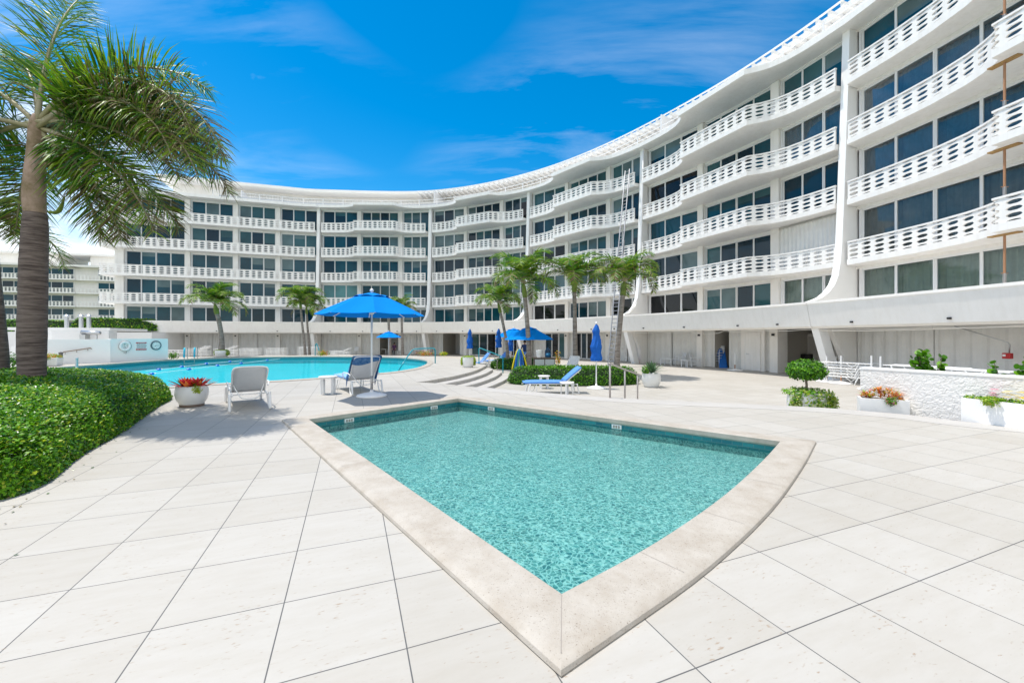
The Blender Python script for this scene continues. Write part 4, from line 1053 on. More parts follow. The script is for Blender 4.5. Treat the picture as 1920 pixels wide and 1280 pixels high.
# potted palm planter, landing planter
def green_pot(px, py, z, r, h, label, n=500, side=True):
    p = at(px, py, z); t = empty('planter', p); tag(t, label, 'planter'); o = pot_mesh(r, h).build('pot', M['pot'], parent=t); smooth_by_angle(o)
    mb = MB()
    for sx in (-1, 1): blob(mb, (sx * r * .95, 0, h * .62), (r * .35, r * .5, h * .45), n, .055, rn, lambda q: q.choice([0, 1, 2]))
    blob(mb, (0, 0, h), (r, r, h * .12), n, .05, rn, lambda q: q.choice([0, 1, 2])); mb.build('foliage', [M['lime'], M['h4'], M['h1']], parent=t); return t
t = green_pot(417, 670, 0, .46, .5, 'round white planter holding the bushy palm at the far pool edge'); t.location.y = 31.3; t.location.x = (416 - 960) * 31.3 / F
green_pot(878, 688.5, 0, .30, .52, 'white planter with trailing green vine at the top of the curved steps')
# agave
p = at(1221, 725, LOW); t = empty('agave_pot', p); tag(t, 'grey-white pot with spiky agave at the end of the oval hedge', 'potted plant')
o = pot_mesh(.37, .55).build('pot', M['pot'], parent=t); smooth_by_angle(o)
mb = MB(); rosette(mb, (.02, 0, .56), 38, .80, .05, rn, lambda q: 0, 85, 5, curl=.3); mb.build('agave', M['agave'], parent=t)
mb = MB(); blob(mb, (-.26, -.1, .68), (.16, .16, .18), 260, .06, rn, lambda q: q.choice([0, 1])); mb.build('foliage', [M['h2'], M['h1']], parent=t)
# topiary
p = Vector(((1512 - 960) * 9.75 / F, 9.75, LOW)); t = empty('topiary_tree', p); tag(t, 'small round-headed topiary tree in a pot smothered with variegated trailing leaves', 'potted tree')
o = pot_mesh(.40, .70).build('pot', M['pot'], parent=t); smooth_by_angle(o)
mb = MB(); mb.tube([(0, 0, .6), (.005, 0, .85), (-.01, 0, 1.0), (.0, 0, 1.12)], [.032, .026, .025, .02], 8)
for k in range(9):
    a = k * 2.4; mb.tube([(0, 0, 1.0 + .01 * k), (.12 * math.cos(a), .12 * math.sin(a), 1.16), (.28 * math.cos(a), .28 * math.sin(a), 1.22 + .02 * (k % 3))], [.014, .01, .005], 5)
mb.build('trunk', M['bark'], parent=t, smooth=True)
mb = MB(); blob(mb, (0, 0, 1.23), (.43, .43, .25), 2600, .058, rn, lambda q: q.choices([0, 1, 2], [3, 5, 3])[0], shell=.6)
for k in range(8):
    a = k * .8; blob(mb, (.3 * math.cos(a), .3 * math.sin(a), 1.13 + .05 * math.sin(k)), (.12, .12, .1), 110, .055, rn, lambda q: q.choice([0, 1, 2]))
mb.build('crown', HM[:3], parent=t)
mb = MB(); blob(mb, (0, 0, .70), (.52, .5, .10), 900, .06, rn, lambda q: q.choices([0, 1, 2, 3], [2, 3, 3, 2])[0])
for k, x in enumerate((-.42, -.34, -.12, .0, .12, .28, .38, .48, .52)): blob(mb, (x, -.38 + abs(x) * .45, .42), (.13, .09, .32), 330, .06, rn, lambda q: q.choices([0, 1, 2, 3], [4, 2, 2, 5])[0], shell=.3)
mb.build('trailing_foliage', [M['lime'], M['h1'], M['h2'], leafmat('pale_variegated_leaf', (.45, .52, .22), .2)], parent=t)

# textured garden wall with two box planters, shrubs behind
def whiterough():
    m = mat('rough_white_render', (0.80, 0.78, 0.75), 0.85); nt = m.node_tree; N = nt.nodes; L = nt.links; t = N.new('ShaderNodeTexCoord')
    n = N.new('ShaderNodeTexNoise'); n.inputs['Scale'].default_value = 14; n.inputs['Detail'].default_value = 4; n.inputs['Distortion'].default_value = .8; L.new(t.outputs['Object'], n.inputs['Vector'])
    b = N.new('ShaderNodeBump'); b.inputs['Strength'].default_value = 1.0; b.inputs['Distance'].default_value = .028; L.new(n.outputs[0], b.inputs['Height']); L.new(b.outputs[0], N['Principled BSDF'].inputs['Normal']); return m
M['rough'] = whiterough()
g0 = Vector(((1613 - 960) * 9.0 / F, 9.0)); g1 = Vector((8.63, 6.88)); g2 = g1 + (g1 - g0).normalized() * 5 + Vector((-.3, 0))
u = (g1 - g0).normalized(); nn = Vector((-u.y, u.x))
if nn.x < 0: nn = -nn
gw = empty('garden_wall', (g0.x, g0.y, LOW)); tag(gw, 'thick rough-rendered white garden wall at the right edge', 'wall')
mb = MB(); mb.prism([tuple(q) for q in (g0, g1, g2, g2 + nn * .3, g1 + nn * .3, g0 + nn * .3)], LOW, 0.80); o = mb.build('wall_body', M['rough']); rel(o, gw)
mb = MB(); mb.prism([tuple(q) for q in (g0 - nn * .01 - u * .01, g1 - nn * .01, g2 - nn * .01, g2 + nn * .31, g1 + nn * .31, g0 + nn * .31 - u * .01)], 0.80, 0.835); o = mb.build('wall_cap', M['wallw']); rel(o, gw)
def boxplanter(a, b, top, depth, label):
    a = Vector(a); b = Vector(b); u_ = (b - a).normalized(); n_ = Vector((-u_.y, u_.x)); L_ = (b - a).length; t_ = empty('box_planter', (a.x, a.y, LOW)); tag(t_, label, 'planter')
    if n_.y < 0: n_ = -n_
    mb = MB(); A = (0, 0); zt = top - LOW
    mb.obox(A, u_, n_, 0, L_, 0, .04, 0, zt); mb.obox(A, u_, n_, 0, L_, depth - .04, depth, 0, zt); mb.obox(A, u_, n_, 0, .04, .04, depth - .04, 0, zt); mb.obox(A, u_, n_, L_ - .04, L_, .04, depth - .04, 0, zt)
    mb.build('planter_box', M['wallw'], parent=t_)
    mb = MB(); mb.obox(A, u_, n_, .04, L_ - .04, .04, depth - .04, 0, zt - .05); mb.build('soil', M['soil'], parent=t_)
    return t_, u_, n_, L_, zt
t, u_, n_, L_, zt = boxplanter(((1613 - 960) * 8.5 / F, 8.5), ((1706 - 960) * 8.1 / F, 8.1), .235, .36, 'white box planter of orange croton against the rough garden wall')
mb = MB()
for k in range(46):
    q = u_ * rn.uniform(.06, L_ - .06) + n_ * rn.uniform(.06, .3); h = .32 * math.sin(PI * min(.95, max(.08, q.dot(u_) / L_))) ** .5
    rosette(mb, (q.x, q.y, zt - .03 + rn.uniform(0, h * .7)), 9, .17, .011, rn, lambda r: r.choices([0, 1, 2, 3], [8, 1, 3, 1])[0], 80, 10, curl=.8)
mb.build('croton', [M['orange'], M['red'], M['lime'], M['lf3']], parent=t)
mb = MB(); q = u_ * (L_ * .62); blob(mb, (q.x, q.y - .03, zt - .02), (.12, .07, .10), 300, .035, rn, lambda r: r.choices([0, 1, 2], [5, 2, 2])[0]); mb.build('trailing_flowers', [M['h2'], M['h1'], M['pinkf']], parent=t)
t, u_, n_, L_, zt = boxplanter(((1802 - 960) * 7.35 / F, 7.35), (8.62, 5.5), .41, .38, 'white box planter of yellow and pink flowers at the right edge')
mb = MB()
for k in range(9):
    q = u_ * (.1 + .17 * k) + n_ * .14; blob(mb, (q.x, q.y, zt + .01), (.13, .13, .05), 170, .035, rn, lambda r: r.choice([0, 1, 2]))
q = u_ * .40 - n_ * .02; blob(mb, (q.x, q.y, zt + .0), (.16, .10, .09), 500, .035, rn, lambda r: r.choice([0, 0, 2]))
mb.build('ground_cover', [M['lime'], M['h2'], M['h1']], parent=t)
mb = MB()
for k in range(34):
    q = u_ * (.28 + rn.uniform(-.1, .12) if k < 4 else rn.uniform(.50, 1.3)) + n_ * rn.uniform(.0, .3); mb.cm = 0 if k < 4 else 1; z = zt + rn.uniform(.07, .19)
    for j in range(8):
        a = j * PI / 4; mb.add([(q.x, q.y, z), (q.x + .045 * math.cos(a - .3), q.y + .045 * math.sin(a - .3), z + .006), (q.x + .055 * math.cos(a), q.y + .055 * math.sin(a), z + .004), (q.x + .045 * math.cos(a + .3), q.y + .045 * math.sin(a + .3), z + .006)], [(0, 1, 2, 3)])
mb.build('blossom_cover', [M['pinkf'], M['yellowf']], parent=t)
def clusia(px, D, z0, r, h, label, seed):
    r_ = random.Random(seed); t = empty('clusia_shrub', ((px - 960) * D / F, D, z0)); tag(t, label, 'shrub'); mb = MB(); st_ = MB()
    for k in range(20):
        a = r_.uniform(0, 6.28); l = r_.uniform(.5, 1); e = Vector((math.cos(a) * r * l, math.sin(a) * r * l * .6, h * r_.uniform(.55, 1) * (1.1 - .35 * l))); st_.tube([(0, 0, 0), tuple(e * .5 + Vector((0, 0, .1 * h))), tuple(e)], [.012, .009, .005], 5)
        for j in range(26):
            q = e * r_.uniform(.55, 1.05) + Vector((r_.gauss(0, .03), r_.gauss(0, .03), r_.gauss(0, .03))); nr = Vector((r_.gauss(0, .7), -.4 + r_.gauss(0, .6), .5 + r_.gauss(0, .4))).normalized()
            a1 = nr.cross(Vector((r_.gauss(0, 1), r_.gauss(0, 1), 1))).normalized(); b1 = nr.cross(a1); s_ = r_.uniform(.035, .052); mb.cm = r_.choices([0, 1, 2], [5, 3, 2])[0]
            mb.add([q + a1 * s_ * math.cos(w) * 1.25 + b1 * s_ * math.sin(w) for w in (0, .8, 1.57, 2.4, 3.14, 3.9, 4.71, 5.5)], [tuple(range(8))])
    mb.build('leaves', [M['h2'], M['h1'], M['h3']], parent=t); st_.build('stem', M['bark'], parent=t)
clusia(1742, 8.75, LOW, .34, 2.05, 'round-leaved shrub behind the rough wall, the taller one near its middle', 61)
clusia(1902, 7.35, LOW, .42, 1.9, 'round-leaved shrub behind the rough wall at the right edge', 62)
# green plants at the far side of the pool
def tuft(px, py, z, r, h, label, mats, n=300, name='shrub'):
    p = at(px, py, z); t = empty(name, p); tag(t, label, 'shrub'); mb = MB(); blob(mb, (0, 0, h * .5), (r, r * .5, h * .55), n, .09, rn, lambda q: q.randrange(len(mats)), shell=.2); mb.build('leaves', mats, parent=t)
tuft(325, 673, 0, .45, .5, 'low green shrub at the end of the life ring wall', [M['h2'], M['h1'], M['h3']])
tuft(606, 667.5, 0, .5, .5, 'yellow-tinged bush beside the far teal pool rail', [M['lime'], M['h1'], M['orange']])
tuft(797, 668, LOW + .35, .9, .5, 'reddish mixed flower bed right of the near teal pool rail', [M['orange'], M['lime'], M['h2'], M['red']], 500)
tuft(832, 667, LOW + .35, .45, .4, 'clump of yellow flowers beyond the right end of the pool', [M['yellowf'], M['lime'], M['h1']])
tuft(1046, 690, LOW, .25, 1.1, 'orange-red leafy plant beside the water cooler cabinet', [M['orange'], M['yellowf'], M['h2']], 240)
tuft(28, 690, 0, .6, .75, 'dark green shrub seen between the two left palm trunks', [M['h2'], M['h3']], 500)
tuft(73, 688, 0, .4, .6, 'green shrub behind the flared planter', [M['h2'], M['h3'], M['h1']], 300)
tuft(955, 690, LOW, .5, .8, 'tall feathery green and pink plant beside the noodle rack', [M['h1'], M['lime'], M['orange']], 260)

# fallen leaves along the foot of the hedge
rl = random.Random(77); mb = MB()
for k in range(60):
    i = rl.randrange(0, 26); q = Vector(HPs[i]).lerp(Vector(HPs[i+1]), rl.random()); d = rl.expovariate(3.5) + .02
    q = q + Vector((.72, -.62)).normalized() * d if rl.random() < .8 else q + Vector((.9, .1)) * d * 2
    leaf(mb, Vector((q.x, q.y, .006)), Vector((rl.gauss(0, .2), rl.gauss(0, .2), 1)).normalized(), .03, rl, lambda r: r.choice([0, 1]))
o = mb.build('leaf_litter', [M['lf3'], M['h3']]); tag(o, kind='stuff')
# ------------------------------------------------------------ furniture
M['white'] = mat('white_powder_coat', (0.82, 0.82, 0.81), 0.35); M['sling'] = mat('pale_grey_mesh_sling', (0.66, 0.67, 0.69), 0.7, var=.05, vscale=8, bump=.3, bscale=300)
M['blue'] = mat('azure_canopy_fabric', (0.0, 0.205, 0.66), 0.95, spec=0.1, var=.06, vscale=1.5, bump=.1, bscale=200)
M['bluedk'] = mat('royal_blue_fabric', (0.0, 0.12, 0.52), 0.8, var=.15, vscale=4)
M['cushion'] = mat('blue_cushion_fabric', (0.10, 0.28, 0.68), 0.85, var=.12, vscale=14, bump=.3, bscale=90)
M['cushion2'] = mat('pale_blue_patterned_cushion', (0.30, 0.52, 0.85), 0.85, col2=(0.20, 0.40, 0.78), vscale=30); M['towel'] = mat('dark_blue_towel', (0.012, 0.10, 0.30), 0.95, col2=(0.12, 0.26, 0.46), vscale=9, bump=.4, bscale=60)
M['teal'] = mat('teal_rail_paint', (0.0, 0.26, 0.32), 0.3); M['steel'] = mat('weathered_steel', (0.42, 0.39, 0.37), 0.4, metal=.5)
M['cyan'] = mat('cyan_foam_sleeve', (0.0, 0.42, 0.58), 0.5); M['rust'] = mat('rusty_paint', (0.42, 0.22, 0.12), 0.8); M['wood'] = mat('raw_timber', (0.45, 0.27, 0.10), 0.8, var=.3, vscale=10)
M['black'] = mat('black_plastic', (0.02, 0.02, 0.02), 0.4); M['redp'] = mat('red_paint', (0.50, 0.02, 0.02), 0.35); M['cone'] = mat('orange_cone_plastic', (0.60, 0.10, 0.02), 0.5)
M['yellow'] = mat('yellow_foam', (0.75, 0.62, 0.02), 0.7); M['noodle'] = mat('blue_foam', (0.01, 0.14, 0.50), 0.7); M['greenf'] = mat('green_foam', (0.02, 0.28, 0.22), 0.7)
M['floatb'] = mat('blue_float_plastic', (0.01, 0.12, 0.55), 0.3); M['alu'] = mat('aluminium_ladder', (0.34, 0.35, 0.37), 0.35, metal=.7)
M['cabinet'] = mat('grey_panel', (0.48, 0.50, 0.52), 0.4); M['brownf'] = mat('dark_brown_frame', (0.10, 0.07, 0.05), 0.5)
M['skin'] = mat('skin', (0.45, 0.26, 0.18), 0.6); M['navy'] = mat('navy_shirt', (0.02, 0.05, 0.16), 0.85); M['darkc'] = mat('dark_trousers', (0.03, 0.03, 0.04), 0.85); M['hair'] = mat('dark_hair', (0.02, 0.013, 0.01), 0.7)

def umbrella(p, R_, zr, zt, label, sides=8, rot=0.0, base=True, slit=False, group=None, mats=None, detail=True):
    t = empty('parasol', p, rot); tag(t, label, 'parasol', group); fab = mats or M['blue']
    def ring_(r, z, sag=0.0, per=6):
        out = []
        for k in range(sides):
            a0 = 2*PI*k/sides; a1 = 2*PI*(k+1)/sides
            A = Vector((r*math.cos(a0), r*math.sin(a0), z)); B = Vector((r*math.cos(a1), r*math.sin(a1), z))
            for j in range(per):
                q = A.lerp(B, j/per); s_ = math.sin(PI*j/per); q.z -= 0; q *= 1.0; out.append(Vector((q.x*(1-.03*s_), q.y*(1-.03*s_), q.z - sag*s_*-1)))
        return out
    mb = MB(); ls = []; zc_ = zr + (zt - zr) * .80
    for k in range(8):
        u_ = k / 7; r = R_ * (1 - .74 * u_); z = zr + (zc_ - zr) * (u_ ** .93); ls.append(ring_(r, z, .05 * math.sin(PI * min(1, u_ + .12)) * R_ / 1.4 * -1))
    n = len(ls[0]); V = [q for l in ls for q in l]; mb.add(V, [(i*n+k, i*n+(k+1)%n, (i+1)*n+(k+1)%n, (i+1)*n+k) for i in range(len(ls)-1) for k in range(n)])
    o = mb.build('canopy', fab, parent=t); md = o.modifiers.new('cloth', 'SOLIDIFY'); md.thickness = .006
    mb = MB(); ls = []
    for k in range(6):
        u_ = k / 5; ls.append(ring_(R_ * .32 * (1 - u_) + .012, zt - .06 - (zt - zr) * .20 * (1 - u_) ** 1.2 + .03, .035 * (1 - u_) * (1 if k < 2 else .3)))
    V = [q for l in ls for q in l]; mb.add(V, [(i*n+k, i*n+(k+1)%n, (i+1)*n+(k+1)%n, (i+1)*n+k) for i in range(len(ls)-1) for k in range(n)])
    o = mb.build('vent_cap', fab, parent=t); md = o.modifiers.new('cloth', 'SOLIDIFY'); md.thickness = .006
    mb = MB(); mb.tube([(0, 0, .05), (0, 0, zt)], .024, 12); mb.build('pole', M['white'], parent=t, smooth=True)
    mb = MB(); mb.lathe([(.02, zt - .02), (.045, zt + .0), (.05, zt + .03), (.02, zt + .07), (0, zt + .075)], n=12); mb.build('finial', M['white'], parent=t, smooth=True)
    if detail:
        mb = MB(); mb.lathe([(.03, zr + .02), (.06, zr + .03), (.06, zr + .09), (.03, zr + .1)], n=12); mb.build('hub', M['white'], parent=t)
        for k in range(sides):
            a = 2*PI*k/sides; c_, s_ = math.cos(a), math.sin(a); mb = MB(); mb.tube([(.05*c_, .05*s_, zt - .12), (R_*.5*c_, R_*.5*s_, zr + (zc_-zr)*.53 - .02), (R_*.985*c_, R_*.985*s_, zr - .004)], .011, 6); mb.build('rib', M['white'], parent=t)
            mb = MB(); mb.tube([(.05*c_, .05*s_, zr + .06), (R_*.5*c_, R_*.5*s_, zr + (zc_-zr)*.5 - .03)], .009, 6); mb.build('strut', M['white'], parent=t)
    if base:
        mb = MB(); mb.lathe([(.36, 0), (.375, .02), (.35, .05), (.22, .085), (.09, .11), (.05, .115), (.035, .17), (.03, .17), (0, .17)], n=36); mb.build('base', M['wallw'], parent=t, smooth=True)
        mb = MB(); mb.tube([(0, 0, .17), (0, 0, .52)], .032, 12); mb.tube([(.02, -.02, .36), (.09, -.05, .36)], .012, 6); mb.build('base_sleeve', M['steel'], parent=t, smooth=True)
    return t
umbrella(at(697, 743), 1.33, 2.06, 2.66, 'large open azure parasol on a round white base beside the wading pool', rot=R(22))
umbrella(Vector((.97, 23.0, LOW)), 1.42, 1.87, 2.62, 'open blue parasol in front of its twin, over the palms and hedges', rot=R(10), group='open parasols on the terrace')
umbrella(Vector((.12, 29.0, LOW)), 1.40, 2.02, 2.66, 'open blue parasol half hidden behind the nearer terrace parasol', rot=R(30), group='open parasols on the terrace')
umbrella(Vector(((729-960)*34/F, 34, LOW)), 1.02, 1.98, 2.5, 'small open blue parasol between two slender palm trunks by the dark doorway', rot=R(15), detail=False)
def closed_umbrella(p, zb, zt, label, base=True, r=.17, seed=0):
    t = empty('closed_parasol', p); tag(t, label, 'parasol'); r_ = random.Random(seed); mb = MB(); prof = [(.03, zt - .02), (.07, zt - .10), (r*.62, zt - .28), (r*.55, zt - .42), (r*.8, zt - .7), (r, zt - (zt-zb)*.62), (r*.75, zb + .3), (r*.98, zb + .12), (r*.9, zb)]
    n = 32; V = []
    for i in range(len(prof) * 3 - 2):
        f = i / 3; j = min(int(f), len(prof) - 2); a, b = prof[j], prof[j+1]; g = f - j; rr = a[0] + (b[0]-a[0])*g; z = a[1] + (b[1]-a[1])*g
        for k in range(n):
            an = 2*PI*k/n + i * .10; w = 1 + .22 * math.sin(an * 8 + i * .5) * min(1, rr / .08); V.append((rr*w*math.cos(an) + .01*math.sin(i*.7), rr*w*math.sin(an), z))
    m_ = len(prof) * 3 - 2; mb.add(V, [(i*n+k, i*n+(k+1)%n, (i+1)*n+(k+1)%n, (i+1)*n+k) for i in range(m_-1) for k in range(n)] + [tuple(range(n)), tuple((m_-1)*n+k for k in range(n-1, -1, -1))])
    mb.build('furled_canopy', M['bluedk'], parent=t, smooth=True)
    mb = MB(); mb.tube([(0, 0, .05), (0, 0, zt + .02)], .024, 10); mb.build('pole', M['white'], parent=t)
    mb = MB(); mb.lathe([(.02, zt - .02), (.05, zt), (.03, zt + .06), (0, zt + .07)], n=10); mb.build('finial', M['white'], parent=t, smooth=True)
    if base: mb = MB(); mb.lathe([(.36, 0), (.375, .02), (.35, .05), (.2, .08), (.05, .11), (.03, .18), (0, .18)], n=28); mb.build('base', M['wallw'], parent=t, smooth=True)
closed_umbrella(at(1118, 728, LOW), 1.08, 2.53, 'furled blue parasol standing in front of the long oval hedge', seed=1, r=.20)
closed_umbrella(Vector(((881-960)*27/F, 27, LOW)), 1.25, 2.55, 'furled blue parasol above the white vine planter, leftmost of the furled ones', seed=2, r=.19)
closed_umbrella(Vector(((935-960)*27/F, 27, LOW)), 1.32, 2.58, 'furled blue parasol just left of the short curved palm', seed=3, r=.19)
closed_umbrella(Vector(((957-960)*31/F, 31, LOW)), .95, 2.2, 'furled blue parasol under the edge of the open terrace parasols', seed=4, r=.2)

def lounger(p, head, label, ang=60, sling='sling', cushion=None, towel=False, arms=True, group=None, wk=1.0):
    """origin on the floor under the seat, +x towards the foot end"""
    t = empty('sun_lounger', p, head); tag(t, label, 'sun lounger', group); W_ = .30 * wk; hx = -.38; zs = .35; a = R(ang); L_ = .80
    bx = hx - L_ * math.cos(a); bz = zs + L_ * math.sin(a)
    for s_ in (-1, 1):
        y = s_ * W_
        mb = MB(); mb.tube([(-.85, y, zs - .02), (-.3, y, zs - .01), (.5, y, zs), (.95, y, zs - .01), (1.08, y, zs - .05)], .016, 8); mb.build('side_rail', M['white'], parent=t, smooth=True)
        for x, dx in ((-.80, -.06), (.80, .07)):
            mb = MB(); mb.tube(bez([(x + dx * 1.6, y * 1.16, 0.012), (x + dx, y * 1.16, zs * .55), (x + dx * .4, y * 1.14, zs + .01)], 4), .025, 8, flat=1.0)
            mb.tube(bez([(x + dx * 1.6, y * 1.16, .014), (x - dx * 1.2, y * 1.16, .02), (x - dx * 2.8, y * 1.12, .14), (x - dx * 2.6, y * 1.05, zs - .03)], 4), .015, 7)
            mb.build('leg', M['white'], parent=t, smooth=True)
        if arms:
            mb = MB(); mb.tube(bez([(hx + .34, y * 1.1, zs), (hx + .30, y * 1.2, zs + .17), (hx - .1, y * 1.22, zs + .20), (hx - .2 - .15 * math.cos(a), y * 1.1, zs + .14)], 5), .014, 7); mb.build('armrest', M['white'], parent=t, smooth=True)
    mb = MB(); mb.tube(bez([(hx, -W_, zs), (bx * .5 + hx * .5, -W_, (bz + zs) / 2), (bx + .03, -W_, bz - .06), (bx, -W_ + .07, bz), (bx, 0, bz + .01), (bx, W_ - .07, bz), (bx + .03, W_, bz - .06), (bx * .5 + hx * .5, W_, (bz + zs) / 2), (hx, W_, zs)], 4), .016, 8); mb.build('back_frame', M['white'], parent=t, smooth=True)
    mb = MB(); mb.tube(bez([(hx - .12, -W_ * .95, zs + .20), (hx - .28, -W_ * .7, zs + .02), (hx - .36, -W_ * .4, zs - .10), (hx - .36, W_ * .4, zs - .10), (hx - .28, W_ * .7, zs + .02), (hx - .12, W_ * .95, zs + .20)], 5), .011, 7)
    for x in (-.62, -.1, .42): mb.tube([(x, -W_, zs - .03), (x, W_, zs - .03)], .011, 6)
    mb.build('brace', M['white'], parent=t, smooth=True)
    def sheet(name, m, x0, z0, x1, z1, w, thick, sag, nx=10, lift=0.0):
        V = []; d = Vector((x1-x0, 0, z1-z0)); nn_ = Vector((-(z1-z0), 0, x1-x0)).normalized()
        if nn_.z < 0: nn_ = -nn_
        for side_ in (0, 1):
            for i in range(nx + 1):
                for j in range(7):
                    u_ = i / nx; v = j / 6 * 2 - 1; r_ = (1 - abs(v) ** 6) ; s__ = -sag * math.sin(PI * u_) * (1 - v * v) + lift
                    q = Vector((x0, v * w, z0)) + d * u_ + nn_ * (s__ + (thick * (.5 + .5 * (r_ * math.sin(PI * min(1, max(0.03, u_))) ** .25)) if side_ else 0)); V.append(q)
        m_ = (nx + 1) * 7; Fs = []
        for i in range(nx):
            for j in range(6):
                k = i * 7 + j; Fs += [(k, k+7, k+8, k+1), (m_+k, m_+k+1, m_+k+8, m_+k+7)]
        for i in range(nx): Fs += [(i*7, m_+i*7, m_+i*7+7, i*7+7), (i*7+6, i*7+13, m_+i*7+13, m_+i*7+6)]
        for j in range(6): Fs += [(j, j+1, m_+j+1, m_+j), (nx*7+j, m_+nx*7+j, m_+nx*7+j+1, nx*7+j+1)]
        mb = MB(); mb.add(V, Fs); return mb.build(name, m, parent=t, smooth=True)
    sheet('seat_sling', M[sling], hx, zs + .005, 1.0, zs + .0, W_ - .012, .006, .03)
    sheet('back_sling', M[sling], hx, zs + .005, bx, bz, W_ - .012, .006, .03)
    if cushion:
        sheet('seat_cushion', M[cushion], hx + .02, zs + .02, 1.06, zs + .02, W_ + .01, .09, 0); sheet('back_cushion', M[cushion], hx - .02, zs + .06, bx - .03, bz + .03, W_ + .01, .08, 0)
    if towel:
        sheet('seat_cushion', M['cushion2'], hx + .02, zs + .02, 1.0, zs + .02, W_ + .02, .09, 0)
        o = sheet('towel', M['towel'], hx + .05, zs + .10, bx - .01, bz + .03, W_ + .03, .02, 0, lift=.0)
        dx = Vector((math.cos(a), 0, -math.sin(a))); off = Vector((-math.sin(a), 0, -math.cos(a))) * .03
        mb = MB(); V = []
        for side_ in (0, 1):
            for i in range(5):
                for j in range(9):
                    v = j / 8 * 2 - 1; l = i / 4 * (.22 + .07 * math.sin(v * 2.2 + .5)); q = Vector((bx, v * (W_ + .03), bz + .03)) + off * (1 + .5 * side_) * min(1, i + .15) + dx * l + Vector((-.004 * math.sin(v * 14), 0, 0)); V.append(q)
        mb.add(V, [(i*9+j, i*9+j+1, i*9+j+10, i*9+j+9) for i in range(4) for j in range(8)] + [(45+i*9+j, 45+i*9+j+9, 45+i*9+j+10, 45+i*9+j+1) for i in range(4) for j in range(8)])
        mb.build('towel_fold', M['towel'], parent=t, smooth=True)
        for s_ in (-1, 1):
            mb = MB(); V = []
            for i in range(8):
                u_ = i / 7; q = Vector((hx + .05, s_ * (W_ + .035), zs + .10)).lerp(Vector((bx - .01, s_ * (W_ + .035), bz + .03)), u_); dr_ = .09 + .05 * math.sin(u_ * 5) + (.20 * (1 - u_) ** 3)
                V += [q, q + Vector((0, s_ * .012, -dr_)), q + Vector((0, s_ * .02, -dr_)), q + Vector((0, s_ * .012, 0))]
            mb.add(V, [(4*i+k, 4*i+(k+1)%4, 4*i+4+(k+1)%4, 4*i+4+k) for i in range(7) for k in range(4)]); mb.build('towel_side', M['towel'], parent=t, smooth=True)
    return t
lounger(Vector((-5.85, 9.0, 0)), R(127), 'empty pale grey sling lounger between the flower pot and the side table', ang=43)
lounger(Vector((-4.35, 11.45, 0)), R(128), 'lounger with a blue towel over its back and a pale blue cushion', ang=52, towel=True, wk=1.12)
lounger(Vector((1.45, 14.7, LOW)), R(184), 'lounger with plump blue cushions in front of the long oval hedge', ang=42, cushion='cushion', arms=False)
lounger(Vector(((891-960)*25.5/F, 25.5, LOW + .0)), R(200), 'lounger with blue cushion behind the white vine planter', ang=50, cushion='cushion', group='loungers on the far terrace')
lounger(Vector(((930-960)*28/F, 28, LOW)), R(215), 'white lounger with blue seat cushion left of the short curved palm', ang=45, cushion='cushion', arms=False, group='loungers on the far terrace')
lounger(Vector(((962-960)*28.5/F, 28.5, LOW)), R(215), 'white lounger with blue head cushion behind the noodle rack', ang=45, cushion='cushion', arms=False, group='loungers on the far terrace')
lounger(Vector(((1064-960)*21.5/F, 21.5, LOW)), R(235), 'tilted bare white lounger right of the water cooler cabinet', ang=50, arms=False, group='loungers on the far terrace')

def side_table(p, r, h, label, rot=0.0, name='side_table'):
    t = empty(name, p, rot); tag(t, label, 'side table', 'small white side tables'); mb = MB(); mb.lathe([(0, h - .03), (r*.97, h - .03), (r, h - .022), (r, h - .006), (r*.97, h), (0, h + .004)], n=36); mb.build('tabletop', M['white'], parent=t)
    mb = MB(); mb.lathe([(r*.80, h - .06), (r*.84, h - .06), (r*.84, h - .03), (r*.80, h - .03), (r*.80, h - .06)], n=36); mb.build('apron', M['white'], parent=t)
    for k in range(4):
        a = PI/4 + k * PI/2; mb = MB(); mb.box((r*.8*math.cos(a), r*.8*math.sin(a), (h - .03)/2), (.055, .03, h - .03), rz=a + PI/2); mb.build('leg', M['white'], parent=t)
side_table(at(615, 738), .235, .47, 'round white side table left of the towel-covered lounger', .2)
side_table(at(1063, 741, LOW), .25, .46, 'round white side table at the head of the blue cushioned lounger', .5)
side_table(Vector(((1020-960)*16/F, 16, LOW)), .24, .50, 'round white side table half hidden behind the blue cushioned lounger', .1)
side_table(Vector(((907-960)*25/F, 25, LOW)), .24, .46, 'round white side table behind the curved steps handrail', .3)
side_table(Vector(((922-960)*27/F, 27, LOW)), .24, .46, 'round white side table under the second furled parasol', .9)
side_table(Vector(((626-960)*35/F, 35, LOW+.2)), .3, .4, 'small low white table by the far pool edge under the leaning rail', .2)

# rails and handrails
def rail(name, label, cat, tubes, m, posts=(), r=.022):
    pts0 = Vector(tubes[0][0]); t = empty(name, (pts0.x, pts0.y, 0)); tag(t, label, cat)
    for pts in tubes:
        mb = MB(); mb.tube(bez([Vector(p) - t.location for p in pts], 5), r, 10); mb.build('handrail', m, parent=t, smooth=True)
    for pts in posts:
        mb = MB(); mb.tube([Vector(p) - t.location for p in pts], r, 10); mb.build('post', m, parent=t, smooth=True)
A_ = at(898, 682); B_ = Vector(((943-960)*22.6/F, 22.6, LOW))
rail('step_handrail', 'teal handrail beside the curved steps', 'handrail', [[A_, A_ + Vector((0, 0, .3)), A_ + Vector((0.0, 0, .78)), A_ + Vector((.05, 0, .85)), A_ + Vector((.14, 0, .86)), B_ + Vector((-.22, 0, .99)), B_ + Vector((-.05, 0, .90)), B_ + Vector((0, 0, .8)), B_ + Vector((0, 0, .4)), B_]], M['teal'], r=.03)
